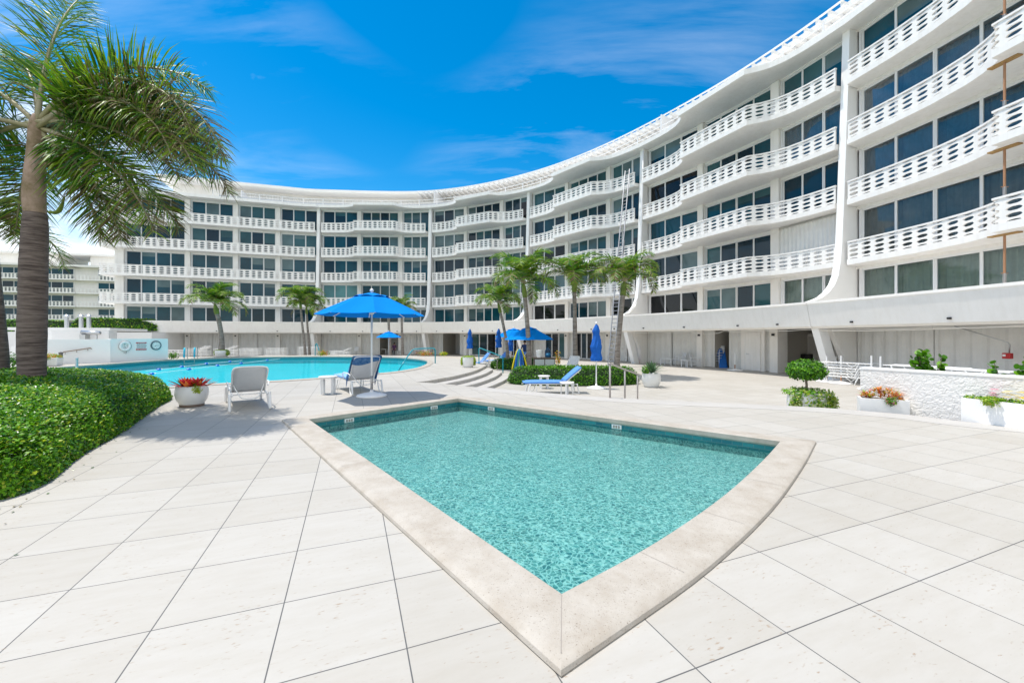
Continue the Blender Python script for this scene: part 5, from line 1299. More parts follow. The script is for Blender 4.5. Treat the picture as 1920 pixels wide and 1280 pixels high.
A2 = Vector(((917-960)*25/F, 25, LOW)); B2 = Vector(((932-960)*24.6/F, 24.6, LOW))
rail('step_handrail', 'thin grey handrail posts beyond the teal one at the curved steps', 'handrail', [[A2, A2 + Vector((0, 0, .9)), A2 + Vector((.05, 0, .95)), B2 + Vector((0, 0, .62)), B2 + Vector((0, 0, .5)), B2]], M['steel'], r=.018)
A3 = at(816, 681); e3 = at(746, 690, -.15)
rail('pool_grab_rail', 'bent teal grab rail dipping into the near end of the swimming pool', 'handrail', [[A3, A3 + Vector((0, 0, .4)), A3 + Vector((0, 0, .72)), A3 + Vector((-.05, 0, .83)), A3 + Vector((-.2, 0, .86)), A3 + Vector((-.95, -.2, .84)), A3 + Vector((-1.25, -.3, .74)), e3 + Vector((.25, .1, .25)), e3 + Vector((0, 0, -.2))]], M['teal'], r=.032)
pA = Vector(((591-960)*33.3/F, 33.3, 0)); rail('pool_grab_rail', 'short teal grab rail at the far edge of the swimming pool', 'handrail', [[pA, pA + Vector((0, 0, .5)), pA + Vector((.04, 0, .88)), pA + Vector((.15, 0, .9)), pA + Vector((.62, -.4, .02))]], M['teal'], r=.035)
q0 = at(1143.7, 746); q2 = Vector((3.94, 12.8, LOW)); q1 = q0.lerp(q2, .48); q1.z = LOW
rail('stair_handrail', 'plain weathered steel handrail with three posts at the edge of the upper deck', 'handrail', [[q0 + Vector((0, 0, .84)), q0 + Vector((.02, .04, .845)), Vector((q1.x, q1.y, .60)), Vector((q2.x, q2.y, .345)), Vector((q2.x, q2.y, .33))]], M['steel'], [[q0, q0 + Vector((0, 0, .84))], [q1, Vector((q1.x, q1.y, .60))], [q2, Vector((q2.x, q2.y, .34))]], r=.024)
# pool ladder with cyan sleeves
la = Vector(((347-960)*27.4/F, 27.4, 0)); t = empty('pool_ladder', la); tag(t, 'pool ladder with two cyan padded rails at the far pool edge', 'pool ladder'); lb = Vector(((366-960)*27.9/F, 27.9, 0)) - la
for o_ in (Vector(), lb):
    mb = MB(); mb.tube(bez([o_ + Vector(v) for v in ((-.2, .45, 0), (-.2, .45, .6), (-.1, .3, .82), (.02, .05, .80), (.08, -.15, .5), (.08, -.18, -.6))], 5), .022, 8); mb.build('rail', M['steel'], parent=t, smooth=True)
    mb = MB(); mb.tube([o_ + Vector((.06, -.16, .15)), o_ + Vector((.05, -.1, .80))], [.055, .055], 12); mb.build('padded_sleeve', M['cyan'], parent=t, smooth=True)
for z in (-.25, -.5): mb = MB(); mb.tube([Vector((.08, -.18, z)), lb + Vector((.08, -.18, z))], .02, 6); mb.build('rung', M['steel'], parent=t)
# lane ropes and their floats
fl = [[(284,700.6),(354,692),(407.7,685),(452,680.8),(501,675)], [(297.5,692.5),(340.6,687.5),(387,681.5),(431,677.5)]]
proto = None; cnt = 0
for ri, rw in enumerate(fl):
    pts = [at(x, y, -.13) for x, y in rw]; mb = MB(); mb.tube([pts[0] - (pts[1]-pts[0]) * .5] + pts + [pts[-1] + (pts[-1]-pts[-2]) * .6], .012, 5)
    o = mb.build('lane_rope', M['wallw']); tag(o, 'thin white lane rope %s' % ('through the five nearer blue floats' if ri == 0 else 'through the four farther blue floats'), 'rope')
    for fi, q in enumerate(pts):
        lab = 'blue and white lane float, %s of the %s rope' % (['first', 'second', 'third', 'fourth', 'fifth'][fi] + ' from the left', ['nearer', 'farther'][ri])
        if proto is None:
            proto = empty('lane_float', q, .5); tag(proto, lab, 'pool float', 'lane floats on the swimming pool')
            mb = MB(); mb.lathe([(.0, -.045), (.055, -.04), (.09, -.02), (.10, .01), (.085, .03), (.05, .055), (0, .06)], n=16, sx=1.2); mb.build('float', M['floatb'], parent=proto, smooth=True)
            mb = MB(); mb.box((.12, 0, .01), (.07, .07, .07)); mb.build('float_cap', M['wallw'], parent=proto, bevel=.02)
        else: dup(proto, q, .5 + fi * .4, lab)

# stacked loungers: one flat frame with crossing slats, copied
def flat_lounger(tilt):
    t = empty('stacking_lounger'); mb = MB()
    for s_ in (-1, 1): mb.tube([(-.95, s_*.32, .30), (.35, s_*.32, .30), (.98, s_*.32, .30 + tilt)], .018, 6)
    for k in range(13):
        x = -.9 + k * .15; z = .30 + max(0, (x - .35) / .63 * tilt); mb.tube([(x, -.32, z), (x, .32, z)], .012, 4)
    for x in (-.72, .55):
        for s_ in (-1, 1): mb.tube([(x, s_*.34, .30), (x + (.10 if x < 0 else -.12), s_*.36, .0)], .018, 6)
    mb.tube([(.1, -.33, .30), (.3, -.33, .12), (.5, -.33, .30)], .012, 5)
    o = mb.build('stacking_lounger', M['white']); bpy.data.objects.remove(t); return o
flat = flat_lounger(0.0); tilted = flat_lounger(.28); bpy_used = {flat: False, tilted: False}
ORD = ['lowest', 'second', 'third', 'fourth', 'fifth', 'sixth', 'seventh']
def stack(px, D, z0, n, where, rz=0.0, tilts=0, step=.125, lean=0.0):
    x = (px - 960) * D / F
    for k in range(n):
        src = tilted if k >= n - tilts else flat
        if not bpy_used[src]: o = src; bpy_used[src] = True
        else: o = src.copy(); sc.collection.objects.link(o)
        o.location = (x + rnd.uniform(-.03, .03), D + rnd.uniform(-.03, .03), z0 + step * k); o.rotation_euler = (0, lean, rz + rnd.uniform(-.02, .02))
        tag(o, 'white %s lounger, %s of the stack %s' % ('tilt-backed' if k >= n - tilts else 'flat', ORD[k] if k else 'lowest', where), 'sun lounger', 'stacked white loungers')
stack(330, 37.5, LOW, 5, 'beside the pool ladder, left of it'); stack(372, 38.5, LOW, 6, 'right behind the cyan pool ladder', tilts=2)
stack(424, 38, LOW, 6, 'behind the potted palm', tilts=1); stack(468, 38.5, LOW, 6, 'right of the potted palm'); stack(517, 39, LOW, 6, 'midway between potted palm and palm pair')
stack(579, 40, LOW, 7, 'behind the pair of slim palms'); stack(637, 39.5, LOW, 4, 'left of the big parasol pole', tilts=1)
stack(1589, 17.6, LOW, 6, 'at the left end of the rough garden wall', rz=R(-62), step=.12)
stack(1735, 13.2, LOW, 6, 'behind the rough garden wall, near the tall shrub', rz=R(-70), step=.15); stack(1815, 11.6, LOW, 6, 'behind the rough garden wall, at the right', rz=R(-72), step=.155)
def chair(p, rz, label, group='white terrace chairs'):
    t = empty('terrace_chair', p, rz); tag(t, label, 'chair', group)
    mb = MB(); mb.box((0, 0, .42), (.46, .46, .025)); mb.build('seat', M['sling'], parent=t)
    mb = MB(); V = [(-.22, -.21, .47), (-.22, .21, .47), (-.34, .21, .92), (-.34, -.21, .92), (-.245, -.21, .47), (-.245, .21, .47), (-.365, .21, .92), (-.365, -.21, .92)]; mb.add(V, [(0,1,2,3), (7,6,5,4), (0,4,5,1), (2,6,7,3), (1,5,6,2), (0,3,7,4)]); mb.build('backrest', M['sling'], parent=t)
    for s_ in (-1, 1):
        mb = MB(); mb.tube([(.25, s_*.25, 0), (.22, s_*.25, .62), (.16, s_*.25, .65), (-.26, s_*.25, .63)], .016, 6); mb.build('leg', M['white'], parent=t, smooth=True)
        mb = MB(); mb.tube([(-.30, s_*.24, 0), (-.22, s_*.24, .42), (-.35, s_*.23, .93)], .016, 6); mb.build('leg', M['white'], parent=t, smooth=True)
def low_table(p, w, d, h, rz, label):
    t = empty('terrace_table', p, rz); tag(t, label, 'table'); mb = MB(); mb.box((0, 0, h - .02), (w, d, .04)); mb.build('tabletop', M['white'], parent=t, bevel=.008)
    for a in (-1, 1):
        for b in (-1, 1): mb = MB(); mb.box((a * (w/2 - .03), b * (d/2 - .03), (h - .04)/2), (.045, .045, h - .04)); mb.build('leg', M['white'], parent=t)
def lw(px, o): s = s_at(px, o); w = W(s, o); return Vector((w.x, w.y, LOW)), math.atan2(NR(s).y, NR(s).x)
p, a = lw(1252, .9); low_table(p, .95, .5, .48, a + PI/2, 'white rectangular table against the shutters left of the two chairs')
p, a = lw(1275, .8); chair(p, a - .5, 'white chair between the two tables by the shutters, left one')
p, a = lw(1287, 1.2); low_table(p, .5, .5, .46, a, 'small square white table between the two chairs by the shutters')
p, a = lw(1304, .9); chair(p, a + 1.9, 'white chair turned sideways by the shutters, right one')
p, a = lw(667, 1.0); chair(p, a, 'white chair standing alone against the shutters behind the big parasol pole')
p, a = lw(785, 1.0); low_table(p, 1.8, .7, .6, a + PI/2, 'long white table against the shutters left of the near teal pool rail')
p, a = lw(719, -.6); low_table(p, .8, .8, .62, a, 'white table just inside the dark doorway under the small parasol')
p, a = lw(748, .6); low_table(p, .4, .4, .5, a, 'small white stool-height table by the dark doorway')
p, a = lw(1346, -.3)
for k in range(4): chair(p + Vector((0, 0, .17 * k)), a, 'white stacked chair inside the dark doorway, %s of its stack' % ['lowest', 'second', 'third', 'topmost'][k], 'chairs stacked in the doorway')
p, a = lw(1356, -.2); mb = MB(); mb.box((0, 0, .55), (.14, .5, 1.5)); o = mb.build('pool_float', M['noodle'], bevel=.05); o.location = p + Vector((0, 0, .08)); o.rotation_euler = (0, R(-28), a + .9); tag(o, 'blue foam pool float leaning in the dark doorway', 'pool float')

# cabinet with cooler jug and bucket
cx = (1020.5-960)*19/F; t = empty('drinks_cabinet', (cx, 19, LOW)); tag(t, 'two-door grey cabinet with dark frame behind the oval hedge', 'cabinet')
mb = MB(); mb.box((0, 0, .52), (.98, .5, 1.0)); mb.box((0, 0, 1.04), (1.04, .56, .04)); mb.build('carcass', M['brownf'], parent=t)
for s_ in (-1, 1): mb = MB(); mb.box((s_*.235, -.262, .52), (.43, .02, .92)); mb.build('door', M['cabinet'], parent=t)
t = empty('water_jug', (cx + .17, 19, LOW + 1.06)); tag(t, 'blue translucent water cooler bottle on the cabinet', 'water bottle'); M['jug'] = clear_glass('blue_water_bottle', (.35, .65, .85), 1.4)
mb = MB(); mb.lathe([(.12, 0), (.14, .01), (.14, .3), (.10, .38), (.045, .42), (.045, .47), (0, .47)], n=20); mb.build('bottle', M['jug'], parent=t, smooth=True)
mb = MB(); mb.lathe([(.13, .012), (.132, .2), (0, .2)], n=20); mb.build('water', mat('pale_blue_water', (.25, .5, .65), .2), parent=t, smooth=True)
t = empty('bucket', (cx - .24, 19, LOW + 1.06)); tag(t, 'white tapered ice bucket on the cabinet', 'bucket'); mb = MB(); mb.lathe([(.10, 0), (.145, .30), (.155, .30), (.155, .33), (.12, .33), (0, .345)], n=20); mb.build('pail', M['white'], parent=t, smooth=False)
mb = MB(); mb.tube(bez([(-.15, 0, .29), (-.12, -.12, .2), (0, -.17, .17), (.12, -.12, .2), (.15, 0, .29)], 4), .005, 5); mb.build('handle', M['steel'], parent=t)
# noodle rack
t = empty('noodle_rack', ((974-960)*21.5/F, 21.5, LOW)); tag(t, 'pole hung with yellow, blue and green pool noodles above the small hedge', 'noodle rack')
mb = MB(); mb.tube([(0, 0, 0), (0, 0, 1.3)], .03, 8); mb.tube([(-.2, 0, 1.25), (.2, 0, 1.25)], .015, 6); mb.build('pole', M['white'], parent=t)
for k, (dx, dy, m) in enumerate(((-.34, -.05, 'yellow'), (-.22, -.14, 'noodle'), (-.08, -.2, 'greenf'), (.05, -.2, 'noodle'), (.2, -.15, 'noodle'), (.36, -.05, 'yellow'), (.12, .15, 'noodle'), (-.15, .15, 'noodle'))):
    mb = MB(); mb.tube(bez([(-dx * .12, -dy * .2, 1.30), (dx * .25, dy * .5, 1.33), (dx * .7, dy, .95), (dx * 1.15, dy * 1.2, .30)], 5), .038, 8); mb.build('pool_noodle', M[m], parent=t, smooth=True)
# slatted low box table, cone, ladder, props
t = empty('slatted_crate', ((1096-960)*21/F, 21, LOW)); tag(t, 'low dark-topped slatted box table beside the straight palm trunk', 'crate')
mb = MB(); mb.box((0, 0, .48), (.85, .55, .05)); mb.box((0, 0, .25), (.72, .42, .42)); mb.build('box', mat('navy_box', (.03, .06, .10), .5), parent=t)
mb = MB()
for k in range(9): mb.box((-.36 + .09 * k, -.235, .25), (.02, .02, .44))
for z in (.06, .44): mb.box((0, -.235, z), (.8, .022, .03))
mb.build('slats', M['white'], parent=t)
p, a = lw(1193, .9); t = empty('traffic_cone', p); tag(t, 'small orange traffic cone against the shutters', 'cone'); mb = MB(); mb.box((0, 0, .015), (.34, .34, .03)); mb.lathe([(.13, .03), (.025, .52), (0, .53)], n=16); mb.build('cone_body', M['cone'], parent=t)
mb = MB(); mb.lathe([(.094, .22), (.072, .33)], n=16); mb.build('reflective_band', M['wallw'], parent=t)
top = W(s4 - .95, 1.06); Lt = Vector((top.x, top.y, 14.55)); sd = Vector((T(s4 - .95).x, T(s4 - .95).y, 0)); Lb = Vector(((1145-960)*26.6/F, 26.6, LOW)); t = empty('extension_ladder', Lb); tag(t, 'very tall aluminium extension ladder leaning on the top balcony', 'ladder')
dv = Lt - Lb
for nm, f0, f1, wd, off in (('lower_section', 0, .60, .25, Vector((0, 0, 0))), ('upper_section', .52, 1, .21, Vector((-.03, -.05, .06)))):
    for s_ in (-1, 1): mb = MB(); mb.tube([dv * f0 + off + sd * s_ * wd, dv * f1 + off + sd * s_ * wd], .042, 6); o = mb.build('ladder_rail', M['alu'], parent=t)
    mb = MB(); n = int((f1 - f0) * dv.length / .3)
    for k in range(n): q = dv * (f0 + (f1 - f0) * (k + .5) / n) + off; mb.tube([q - sd * wd, q + sd * wd], .022, 5)
    mb.build('rungs', M['alu'], parent=t)
for k in range(5):
    s = s_at(1883, 1.5); w = W(s, 1.5); z0 = F0 + (ST * k) + .003; z1 = SLAB + ST * k if k < 4 else 16.0
    t = empty('shoring_prop', (w.x, w.y, z0)); tag(t, 'rusty adjustable steel prop with timber head on the %s balcony level at the right edge' % ['lowest', 'second', 'third', 'fourth', 'topmost'][k], 'shoring prop', 'steel props under the right balconies')
    h = z1 - z0; mb = MB(); mb.tube([(0, 0, 0), (0, 0, h * .5)], .042, 10); mb.lathe([(.09, 0), (.09, .01), (0, .01)], n=4); mb.build('lower_tube', M['steel'], parent=t)
    mb = MB(); mb.tube([(0, 0, h * .5), (0, 0, h - .045)], .032, 10); mb.tube([(-.12, 0, h * .5), (.12, 0, h * .5)], .012, 6); mb.build('upper_tube', M['rust'], parent=t)
    a = math.atan2(T(s).y, T(s).x); mb = MB(); mb.box((0, 0, h - .022), (.75, .22, .04), rz=a); mb.build('timber_plate', M['wood'], parent=t)
# loose parasol bases and poles by the wall
for k, (px, D, h) in enumerate(((1550, 18.3, 1.15), (1567, 19.0, 1.1), (1577, 17.6, 1.2), (1586, 20, 1.0), (1634, 15.5, 1.3), (1651, 15.0, 1.3), (1378, 24.6, 1.05))):
    t = empty('umbrella_stand', ((px-960)*D/F, D, LOW)); tag(t, ['white parasol base with pole stub, leftmost by the stacked loungers', 'white parasol base with pole stub, second from the left by the stacked loungers', 'white parasol base with rusty-footed pole, nearest to the stacked loungers', 'white parasol base half hidden by the stacked loungers', 'white pole rising behind the left end of the rough wall', 'second white pole rising behind the rough wall', 'white parasol base with thin pole beside the dark doorway'][k], 'parasol base', 'loose parasol bases')
    mb = MB(); mb.lathe([(.42, 0), (.44, .02), (.40, .05), (.2, .08), (.05, .11), (0, .11)], n=24); mb.build('base', M['wallw'], parent=t, smooth=True)
    mb = MB(); mb.tube([(0, 0, .35), (0, 0, h)], .03, 10); mb.build('pole', M['white'], parent=t); mb = MB(); mb.tube([(0, 0, .1), (0, 0, .35)], .031, 10); mb.build('pole_sleeve', M['rust'], parent=t)
# open room: picture, cupboard, fan, dark chest, folding chair
p, a = lw(1479, -3.5); s = s_at(1479, -3.5); A = W(s, -3.58); u_ = T(s); n_ = NR(s)
t = empty('framed_picture', (A.x, A.y, 0)); tag(t, 'framed teal abstract picture hanging in the open room', 'picture'); mb = MB(); mb.obox((0, 0), u_, n_, -.5, .5, 0, .04, -.05, 1.25); mb.build('frame', mat('gilt_frame', (.35, .22, .08), .4), parent=t)
mb = MB(); mb.obox((0, 0), u_, n_, -.46, .46, .04, .05, -.01, 1.21); mb.build('mount', M['wallw'], parent=t)
mb = MB(); mb.obox((0, 0), u_, n_, -.24, .38, .05, .055, .28, 1.10); mb.build('print', mat('teal_abstract_print', (.01, .16, .26), .4, col2=(.25, .45, .48), vscale=5), parent=t)
s = s_at(1540, -3.0); A = W(s, -3.55); t = empty('cupboard', (A.x, A.y, LOW)); tag(t, 'tall white louvred two-door cupboard in the open room', 'cupboard'); u_ = T(s); n_ = NR(s)
mb = MB(); mb.obox((0, 0), u_, n_, -.9, .9, 0, .6, 0, 2.2); mb.build('carcass', M['paint'], parent=t)
for s_ in (-1, 1):
    mb = MB(); x0 = -.86 if s_ < 0 else .02
    mb.obox((0, 0), u_, n_, x0, x0 + .84, .6, .62, .06, 2.14); d_ = mb.build('door', M['stucco'], parent=t); mb = MB()
    for k in range(30): mb.obox((0, 0), u_, n_, x0 + .14, x0 + .70, .62, .632, .3 + k * .058, .335 + k * .058)
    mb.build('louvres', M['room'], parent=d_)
p, a = lw(1497, -2.6); mb = MB(); mb.box((0, 0, .5), (.6, 1.3, 1.0)); o = mb.build('chest', M['black'], bevel=.02); o.location = p; o.rotation_euler = (0, 0, a); tag(o, 'waist-high black chest below the framed picture', 'chest')
p, a = lw(1541, -.6); chair(p, a + 2.2, 'white-backed chair with brass legs at the mouth of the open room')
s = s_at(1560, -1.0); A = W(s, -1.2); t = empty('ceiling_fan', (A.x, A.y, 1.95)); tag(t, 'white ceiling fan in the open room', 'ceiling fan'); mb = MB(); mb.lathe([(.03, 0), (.03, -.12), (.14, -.14), (.17, -.2), (.12, -.28), (0, -.3)], n=16); mb.build('motor', M['white'], parent=t, smooth=True)
for k in range(4): a = k * PI/2 + .4; mb = MB(); mb.box((.42 * math.cos(a), .42 * math.sin(a), -.17), (.55, .13, .012), rz=a); mb.build('blade', M['white'], parent=t)
# alarm gong on the right-hand column with conduit
s = s_at(1888, .4); A = W(s, .33); t = empty('fire_alarm', (A.x, A.y, .86)); tag(t, 'red fire alarm box with grey conduit on the right column', 'fire alarm'); u_ = T(s); n_ = NR(s)
mb = MB(); mb.obox((0, 0), u_, n_, -.11, .11, 0, .14, -.10, .10); mb.build('alarm_box', M['redp'], parent=t, bevel=.015)
mb = MB(); mb.obox((0, 0), u_, n_, -.09, -.01, .14, .145, -.02, .05); mb.build('alarm_label', M['wallw'], parent=t)
mb = MB(); tip = (P(s - 1.5) + NR(s - 1.5) * .4 - A); mb.tube([(0, 0, .1), (.02, 0, .38), (n_.x * .05, n_.y * .05, .46), (tip.x, tip.y, 1.06)], .02, 7); mb.build('conduit', M['metal'], parent=t, smooth=True)
# cables looping under the canopy band
mb = MB(); ss_ = srange(s4 + .5, END, .35)
mb.tube([(W(s, 2.35).x, W(s, 2.35).y, 1.86 - .05 * abs(math.sin(i * .43)) - (.10 if 15 < i < 22 else 0)) for i, s in enumerate(ss_)], .012, 5)
mb.tube([(W(s, 2.2).x, W(s, 2.2).y, 1.80 - .03 * math.sin(i * .31)) for i, s in enumerate(srange(s5, END, .5))], .02, 5)
part(mb, 'cable', M['stucco'], smooth=True)

# ------------------------------------------------------------ left side: service building, life ring wall, stairs
wa = at(207.5, 679.4).to_2d(); wb = at(315, 674.4).to_2d(); wu = (wb - wa).normalized(); wn_ = Vector((wu.y, -wu.x))
t = empty('poolside_wall', (wa.x, wa.y, 0)); tag(t, 'low white wall at the pool carrying a life ring, rules sign and clock', 'wall'); L_ = (wb - wa).length
mb = MB(); mb.obox((0, 0), wu, wn_, 0, L_, -.3, 0, 0, 1.40); mb.build('wall_body', M['wallw'], parent=t)
wpl = t
def onwall(u0): q = wa + wu * u0; return Vector((q.x, q.y, 0))
ang_w = math.atan2(wn_.y, wn_.x)
def disc_obj(name, u0, z, label, cat):
    e = empty(name, onwall(u0) + Vector((0, 0, z)), ang_w - PI/2 + PI); tag(e, label, cat); return e
# local axes of these: x along wall, -y outwards
def facing(name, u0, z, label, cat):
    e = empty(name, onwall(u0) + Vector((0, 0, z)), math.atan2(wu.y, wu.x)); tag(e, label, cat); return e
e = facing('life_ring', .66, .96, 'white life ring hanging on the poolside wall', 'life ring'); mb = MB(); n1, n2 = 36, 10; V = []
for i in range(n1):
    for j in range(n2):
        a = 2*PI*i/n1; b = 2*PI*j/n2; r = .235 + .075 * math.cos(b); V.append((r*math.cos(a), -.075 + .05*math.sin(b), r*math.sin(a)))
mb.add(V, [(i*n2+j, ((i+1)%n1)*n2+j, ((i+1)%n1)*n2+(j+1)%n2, i*n2+(j+1)%n2) for i in range(n1) for j in range(n2)]); mb.build('ring', M['wallw'], parent=e, smooth=True)
mb = MB(); mb.tube([(.32*math.cos(2*PI*k/24), -.085 + .01*math.sin(3*k), .32*math.sin(2*PI*k/24)) for k in range(25)], .010, 5); mb.tube([(-.03, -.05, .2), (-.01, -.07, 0), (.02, -.06, -.12)], .012, 5); mb.tube([(-.06, -.05, -.42), (.04, -.06, -.38), (.1, -.04, -.33), (.06, -.05, -.47)], .012, 5); mb.build('grab_rope', M['steel'], parent=e)
e = facing('wall_clock', 2.32, .97, 'round grey-rimmed clock on the poolside wall', 'clock')
def disc(mb, r, y0, y1, n=40, r0=0.0):
    V = [(r*math.cos(2*PI*k/n), y, r*math.sin(2*PI*k/n)) for y in (y0, y1) for k in range(n)]; mb.add(V, [tuple(range(n-1, -1, -1)), tuple(range(n, 2*n))] + [(k, (k+1)%n, n+(k+1)%n, n+k) for k in range(n)])
mb = MB(); disc(mb, .30, 0, -.05); mb.build('rim', mat('slate_grey_rim', (.10, .15, .17), .4), parent=e); mb = MB(); disc(mb, .225, -.05, -.056); mb.build('dial', M['wallw'], parent=e)
mb = MB()
for k in range(12):
    a = k * PI/6; x, z = .185*math.cos(a), .185*math.sin(a); mb.tube([(x*.86, -.058, z*.86), (x*1.08, -.058, z*1.08)], .013 if k % 3 == 0 else .008, 4)
mb.build('hour_marks', M['black'], parent=e)
for a_, l_, w_ in ((-.12, .15, .009), (-2.6, .12, .012)):
    mb = MB(); mb.tube([(0, -.062, 0), (l_*math.cos(a_), -.062, l_*math.sin(a_))], w_, 4); mb.build('clock_hand', M['black'], parent=e)
e = facing('rules_sign', 1.52, .93, 'red and white POOL RULES and NO DIVING sign on the poolside wall', 'sign')
mb = MB(); mb.box((0, -.012, 0), (.56, .02, .50)); mb.build('panel', M['wallw'], parent=e)
mb = MB(); mb.box((0, -.024, .215), (.56, .006, .065)); mb.box((0, -.024, -.195), (.56, .006, .105)); mb.build('red_band', M['redp'], parent=e)
def text(s, size, x, z, m, par, y=-.029):
    c = bpy.data.curves.new('lettering', 'FONT'); c.body = s; c.size = size; c.align_x = 'CENTER'; c.align_y = 'CENTER'; c.extrude = .001
    o = bpy.data.objects.new('lettering', c); sc.collection.objects.link(o); o.data.materials.append(m); o.location = (x, y, z); dg = bpy.context.evaluated_depsgraph_get(); me = bpy.data.meshes.new_from_object(o.evaluated_get(dg)); bpy.data.objects.remove(o)
    o = bpy.data.objects.new('lettering', me); sc.collection.objects.link(o); o.location = (x, y, z); o.rotation_euler = (R(90), 0, 0); o.parent = par
text('POOL RULES', .062, 0, .215, M['wallw'], e); text('NO DIVING', .10, 0, -.195, M['wallw'], e)
mb = MB()
for k in range(9):   # lines of print too small to read
    x = -.24
    while x < .22: w_ = rnd.uniform(.03, .09); mb.box((x + w_/2, -.0235, .155 - .035 * k), (w_, .003, .014)); x += w_ + .018
mb.build('small_print', M['darkc'], parent=e)
# walls running left behind the pool
sb = empty('service_building', (-26, 26, 0)); tag(sb, 'low white flat-roofed service building and stepped walls left of the pool', 'building')
def wall_seg(px0, D0, px1, D1, zt, th, name='wall', m='wallw', zb=0.0, lift=0.0):
    a = Vector(((px0-960)*D0/F, D0)); b = Vector(((px1-960)*D1/F, D1)); u_ = (b-a).normalized(); n_ = Vector((u_.y, -u_.x)); mb = MB(); mb.obox(a, u_, n_, 0, (b-a).length, -th, 0, zb, zt); o = mb.build(name, M[m]); rel(o, sb); return a, u_, n_
wa_, uu, nn2 = wall_seg(66, 22.2, 207.3, 24.17, 1.37, .3)
wall_seg(97, 25.0, 204, 26.5, 1.92, 3.0); wall_seg(28, 25.5, 98, 25.2, 1.93, 2.5)
wall_seg(14, 27.5, 206, 29.5, 2.17, 6.0, 'roof_slab', zb=1.98); wall_seg(20, 24.0, 97, 24.4, .95, .25)
mb = MB(); 
def upx(px):
    for k in range(2000):
        q = wa_ + uu * (k * .005)
        if q.x / q.y * F + 960 > px: return k * .005
a = wa_ + uu * upx(117) + nn2 * .09; b = wa_ + uu * upx(170) + nn2 * .09; mb.tube([(a.x, a.y, .62), (a.x+.1, a.y, .68), (b.x, b.y, .88), (b.x + .05, b.y, .82)], .028, 8)
for f in (.1, .5, .9): q = a.lerp(b, f); mb.tube([(q.x, q.y, .62 + .22 * f), (q.x, q.y, .54 + .22 * f), (q.x - nn2.x * .09, q.y - nn2.y * .09, .54 + .22 * f)], .012, 6)
rel(mb.build('handrail', mat('brown_handrail', (.30, .20, .13), .5), smooth=True), sb)
for k, px in enumerate((125, 152, 166.5)):
    D = 29.5; mb = MB(); mb.lathe([(.12, 0), (.12, .78), (.17, .80), (.18, .86), (.10, .95), (0, .97)], n=20); o = mb.build('vent_pipe', M['metal'], smooth=False); o.location = ((px-960)*D/F, D, 2.17); smooth_by_angle(o)
    tag(o, 'galvanised roof vent pipe with mushroom cap, %s of the three' % ['leftmost', 'middle', 'rightmost'][k], 'vent pipe', 'roof vent pipes')
t = empty('exhaust_duct', ((168-960)*25.6/F, 25.6, 1.38)); tag(t, 'grey metal exhaust duct hood on the service building', 'duct'); t.location.z = 1.38
mb = MB(); mb.tube([(-.45, 0, .42), (.55, .1, .38)], [.15, .11], 16); mb.build('duct', M['metal'], parent=t, smooth=True); mb = MB(); mb.box((-.3, 0, .14), (.35, .3, .28)); mb.box((.35, .1, .14), (.05, .05, .28)); mb.build('support', M['metal'], parent=t)
p = at(114, 684); t = empty('bollard', p); tag(t, 'short dark grey round bollard beside the flared planter', 'bollard'); mb = MB(); mb.lathe([(.075, 0), (.08, .05), (.08, .62), (.09, .63), (.09, .68), (0, .72)], n=16); mb.build('post', mat('bollard_grey', (.13, .12, .12), .6), parent=t, smooth=False)
p = at(144, 692); mb = MB(); mb.lathe([(.05, -.2), (.05, .48), (.06, .49), (.06, .53), (0, .54)], n=14); o = mb.build('steel_post', M['metal']); o.location = p; tag(o, 'short steel post rising from the near pool corner behind the hedge', 'post')
hedge('roof_hedge', box_poly((-39.5, 36.5), (-34.6, 39.8), 1.4), 2.1, hf2(1.15), 3500, .14, 'boxy green hedge above the service building roof', HM, 9, pick=pick1)
hedge('roof_hedge', box_poly((-47, 31), (-39.6, 36.3), 1.4), 1.7, hf2(1.3), 3500, .14, 'boxy green hedge partly behind the thick palm trunk', HM, 10, pick=pick1)
mb = MB(); mb.prism([(-60, 30.5), (-44, 30.5), (-34.0, 38.5), (-34.5, 44), (-60, 44)], LOW, 1.95, bottom=False); o = mb.build('raised_terrace', M['wallw']); tag(o, kind='structure')
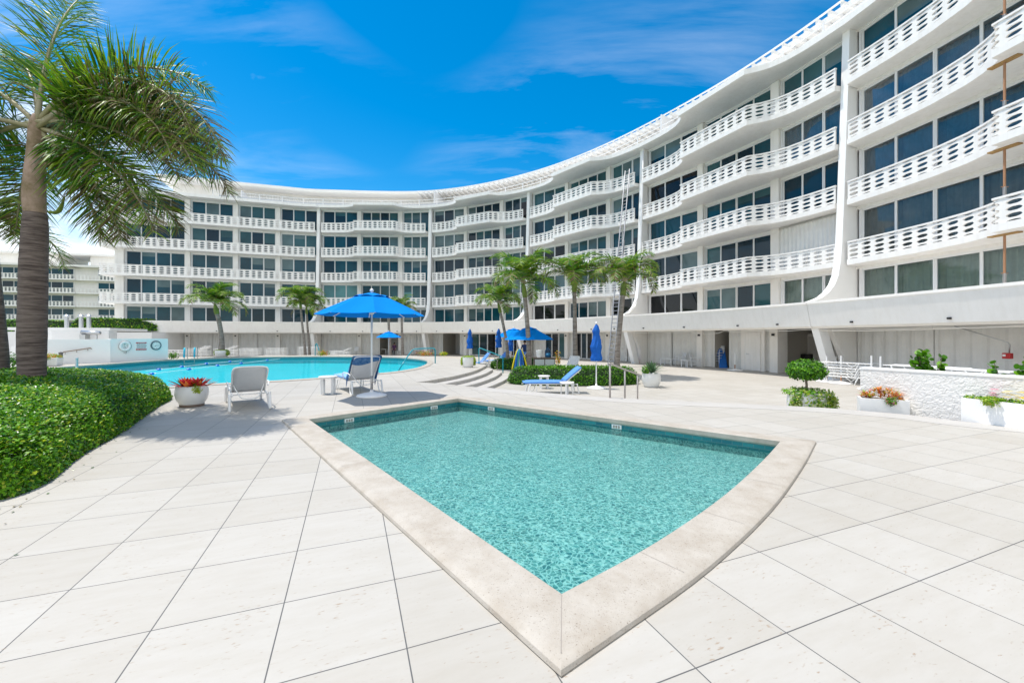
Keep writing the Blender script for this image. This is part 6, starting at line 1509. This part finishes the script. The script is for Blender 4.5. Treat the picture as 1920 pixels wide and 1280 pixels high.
# person at the terrace doors, mostly behind a palm trunk; person seated in the doorway
def person(p, rz, label, shirt, sitting=False):
    t = empty('person', p, rz); tag(t, label, 'person')
    h = .45 if sitting else 0
    if sitting: J = dict(pel=(0, 0, .50), ch=(0, 0, .95), nk=(0, 0, 1.10), hd=(.02, 0, 1.27), kL=(.44, .11, .50), kR=(.44, -.11, .50), fL=(.46, .12, .06), fR=(.48, -.12, .06), eL=(.08, .24, .78), eR=(.08, -.24, .78), wL=(.3, .16, .62), wR=(.3, -.16, .62))
    else: J = dict(pel=(0, 0, .93), ch=(0, 0, 1.32), nk=(0, 0, 1.47), hd=(.02, 0, 1.64), kL=(.03, .11, .50), kR=(-.03, -.11, .50), fL=(-.02, .12, .06), fR=(.03, -.12, .06), eL=(-.03, .27, 1.12), eR=(-.02, -.27, 1.12), wL=(.12, .25, .9), wR=(.10, -.26, .88))
    names = list(J); idx = {k: i for i, k in enumerate(names)}; V = [J[k] for k in names]; hipL = (0, .10, J['pel'][2] - .03); hipR = (0, -.10, J['pel'][2] - .03); shL = (0, .18, J['ch'][2] + .07); shR = (0, -.18, J['ch'][2] + .07); toeL = (J['fL'][0] + .17, .13, .03); toeR = (J['fR'][0] + .17, -.13, .03)
    ex = [hipL, hipR, shL, shR, toeL, toeR]; o0 = len(V); V += ex
    hands = []; 
    E_ = [('pel','ch'), ('ch','nk'), ('nk','hd')]; ed = [(idx[a], idx[b]) for a, b in E_] + [(idx['pel'], o0), (idx['pel'], o0+1), (o0, idx['kL']), (o0+1, idx['kR']), (idx['kL'], idx['fL']), (idx['kR'], idx['fR']), (idx['fL'], o0+4), (idx['fR'], o0+5), (idx['ch'], o0+2), (idx['ch'], o0+3), (o0+2, idx['eL']), (o0+3, idx['eR']), (idx['eL'], idx['wL']), (idx['eR'], idx['wR'])]
    rad = {'pel': .14, 'ch': .15, 'nk': .055, 'hd': .095, 'kL': .06, 'kR': .06, 'fL': .042, 'fR': .042, 'eL': .042, 'eR': .042, 'wL': .03, 'wR': .03}; rr = [rad[k] for k in names] + [.09, .09, .065, .065, .03, .03]
    for s_, w_ in ((1, 'wL'), (-1, 'wR')):
        b = Vector(J[w_]); V.append(tuple(b + Vector((.04, 0, -.06)))); pm = len(V) - 1; ed.append((idx[w_], pm)); rr.append(.032)
        for f in range(5):
            q = b + Vector((.03 + .012 * f, (f - 2) * .016, -.12 - (.02 if f in (1, 2, 3) else 0))); V.append(tuple(q)); ed.append((pm, len(V)-1)); rr.append(.009)
    me = bpy.data.meshes.new('body'); me.from_pydata(V, ed, []); ob = bpy.data.objects.new('body', me); sc.collection.objects.link(ob); ob.parent = t
    sk = ob.modifiers.new('skin', 'SKIN'); lay = me.skin_vertices[0].data if me.skin_vertices else None
    if lay is None:
        bpy.context.view_layer.objects.active = ob; bpy.ops.mesh.customdata_skin_add(); lay = me.skin_vertices[0].data
    for i, r in enumerate(rr): lay[i].radius = (r, r)
    lay[0].use_root = True; ss = ob.modifiers.new('sub', 'SUBSURF'); ss.levels = 2; ss.render_levels = 2
    dg = bpy.context.evaluated_depsgraph_get(); me2 = bpy.data.meshes.new_from_object(ob.evaluated_get(dg)); ob.modifiers.clear(); ob.data = me2
    me2.materials.clear()
    for m in (M['skin'], shirt, M['darkc']): me2.materials.append(m)
    zc1 = J['pel'][2] + .02; 
    for f in me2.polygons:
        c = f.center; f.use_smooth = True; hand = min((c - Vector(J['wL'])).length, (c - Vector(J['wR'])).length) < .16
        f.material_index = 0 if (c.z > J['nk'][2] - .02 or hand) else (1 if c.z > zc1 else 2)
    mb = MB(); hd = J['hd']; mb.lathe([(0, .12), (.06, .105), (.098, .05), (.105, 0), (.09, -.06), (.03, -.09)], c=(hd[0] - .018, hd[1], hd[2] + .03), n=16); mb.build('hair', M['hair'], parent=t, smooth=True)
    mb = MB(); 
    for s_ in (-1, 1): mb.box((hd[0] + .088, s_ * .033, hd[2] + .01), (.012, .02, .010))
    mb.box((hd[0] + .088, 0, hd[2] - .05), (.010, .04, .008)); mb.build('face_features', M['hair'], parent=t)
    mb = MB(); mb.lathe([(.012, -.02), (.016, -.03), (.004, .02)], c=(hd[0] + .098, 0, hd[2] - .012), n=8); mb.build('nose', M['skin'], parent=t)
person(Vector(((984-960)*30/F, 30, LOW)), R(-90), 'person in a navy shirt standing behind the palm with torn sheath', M['navy'])
p, a = lw(739, .3); low_table(p, .4, .4, .45, a, 'stool under the person sitting by the dark doorway')
person(p, a, 'person in dark purple sitting by the dark doorway', mat('purple_shirt', (.09, .03, .10), .85), True)

# ------------------------------------------------------------ far apartment wing
fb = empty('apartment_building', (-100, 88, 0)); tag(fb, 'distant white apartment block with pierced balconies behind the palm trunks', 'building')
def far_part(mb, name, m): o = mb.build(name, m); return rel(o, fb)
segs = [(Vector((-150, 74)), Vector((-91.5, 86.5)), 1.2), (Vector((-91.5, 86.5)), Vector((-66, 94)), .9)]
for si, (a, b, oo) in enumerate(segs):
    u_ = (b-a).normalized(); n_ = Vector((u_.y, -u_.x)); L_ = (b-a).length
    mb = MB(); mb.obox(a, u_, n_, 0, L_, -12, 0, LOW, 16.4); mb.obox(a, u_, n_, 0, L_ - 6, -11, -3, 16.4, 19.2); far_part(mb, 'wall', M['stucco'])
    mb = MB(); mb.obox(a, u_, n_, -1, L_, -12.5, 1.5, 16.2, 16.6); mb.obox(a, u_, n_, 0, L_, -11.5, -2, 19.2, 19.6); far_part(mb, 'roof_slab', M['paint'])
    for k in range(5):
        z = 2.4 + 2.8 * k
        if k:
            mb = MB(); mb.obox(a, u_, n_, 0, L_, .002, oo + .3, z - .2, z); sl_ = far_part(mb, 'balcony', M['paint']); mb = MB(); mb.obox(a, u_, n_, 0, L_, oo + .15, oo + .27, z + .85, z + .95); mb.obox(a, u_, n_, 0, L_, oo + .15, oo + .27, z + .002, z + .1)
            for q in range(int(L_ / .62)): mb.obox(a, u_, n_, q * .62, q * .62 + .26, oo + .17, oo + .25, z + .1, z + .85)
            for zz in (.34, .6): mb.obox(a, u_, n_, 0, L_, oo + .185, oo + .235, z + zz, z + zz + .07)
            r_ = mb.build('railing', M['paint']); r_.parent = sl_
        x = 3.0
        while x < L_ - 7:
            if x > L_ - 34 or si:
                mb = MB(); mb.obox(a, u_, n_, x, x + 6.0, .003, .10, z + .1, z + 2.35); w_ = far_part(mb, 'window', M['frame']); mb = MB()
                for q in range(3): mb.cm = rnd.choice([0, 0, 1]); mb.obox(a, u_, n_, x + .15 + q * 1.95, x + 1.95 + q * 1.95, .10, .12, z + .2, z + 2.25)
                g_ = mb.build('glass', [M['g1'], M['g2']]); g_.parent = w_
            x += 8.3
hp = box_poly((-120, 70), (-62, 84), 2.5); hedge('far_hedge', hp, LOW, hf2(3.2), 5000, .5, 'dark green hedge along the foot of the distant apartment block', HM, 14, pick=pick2)
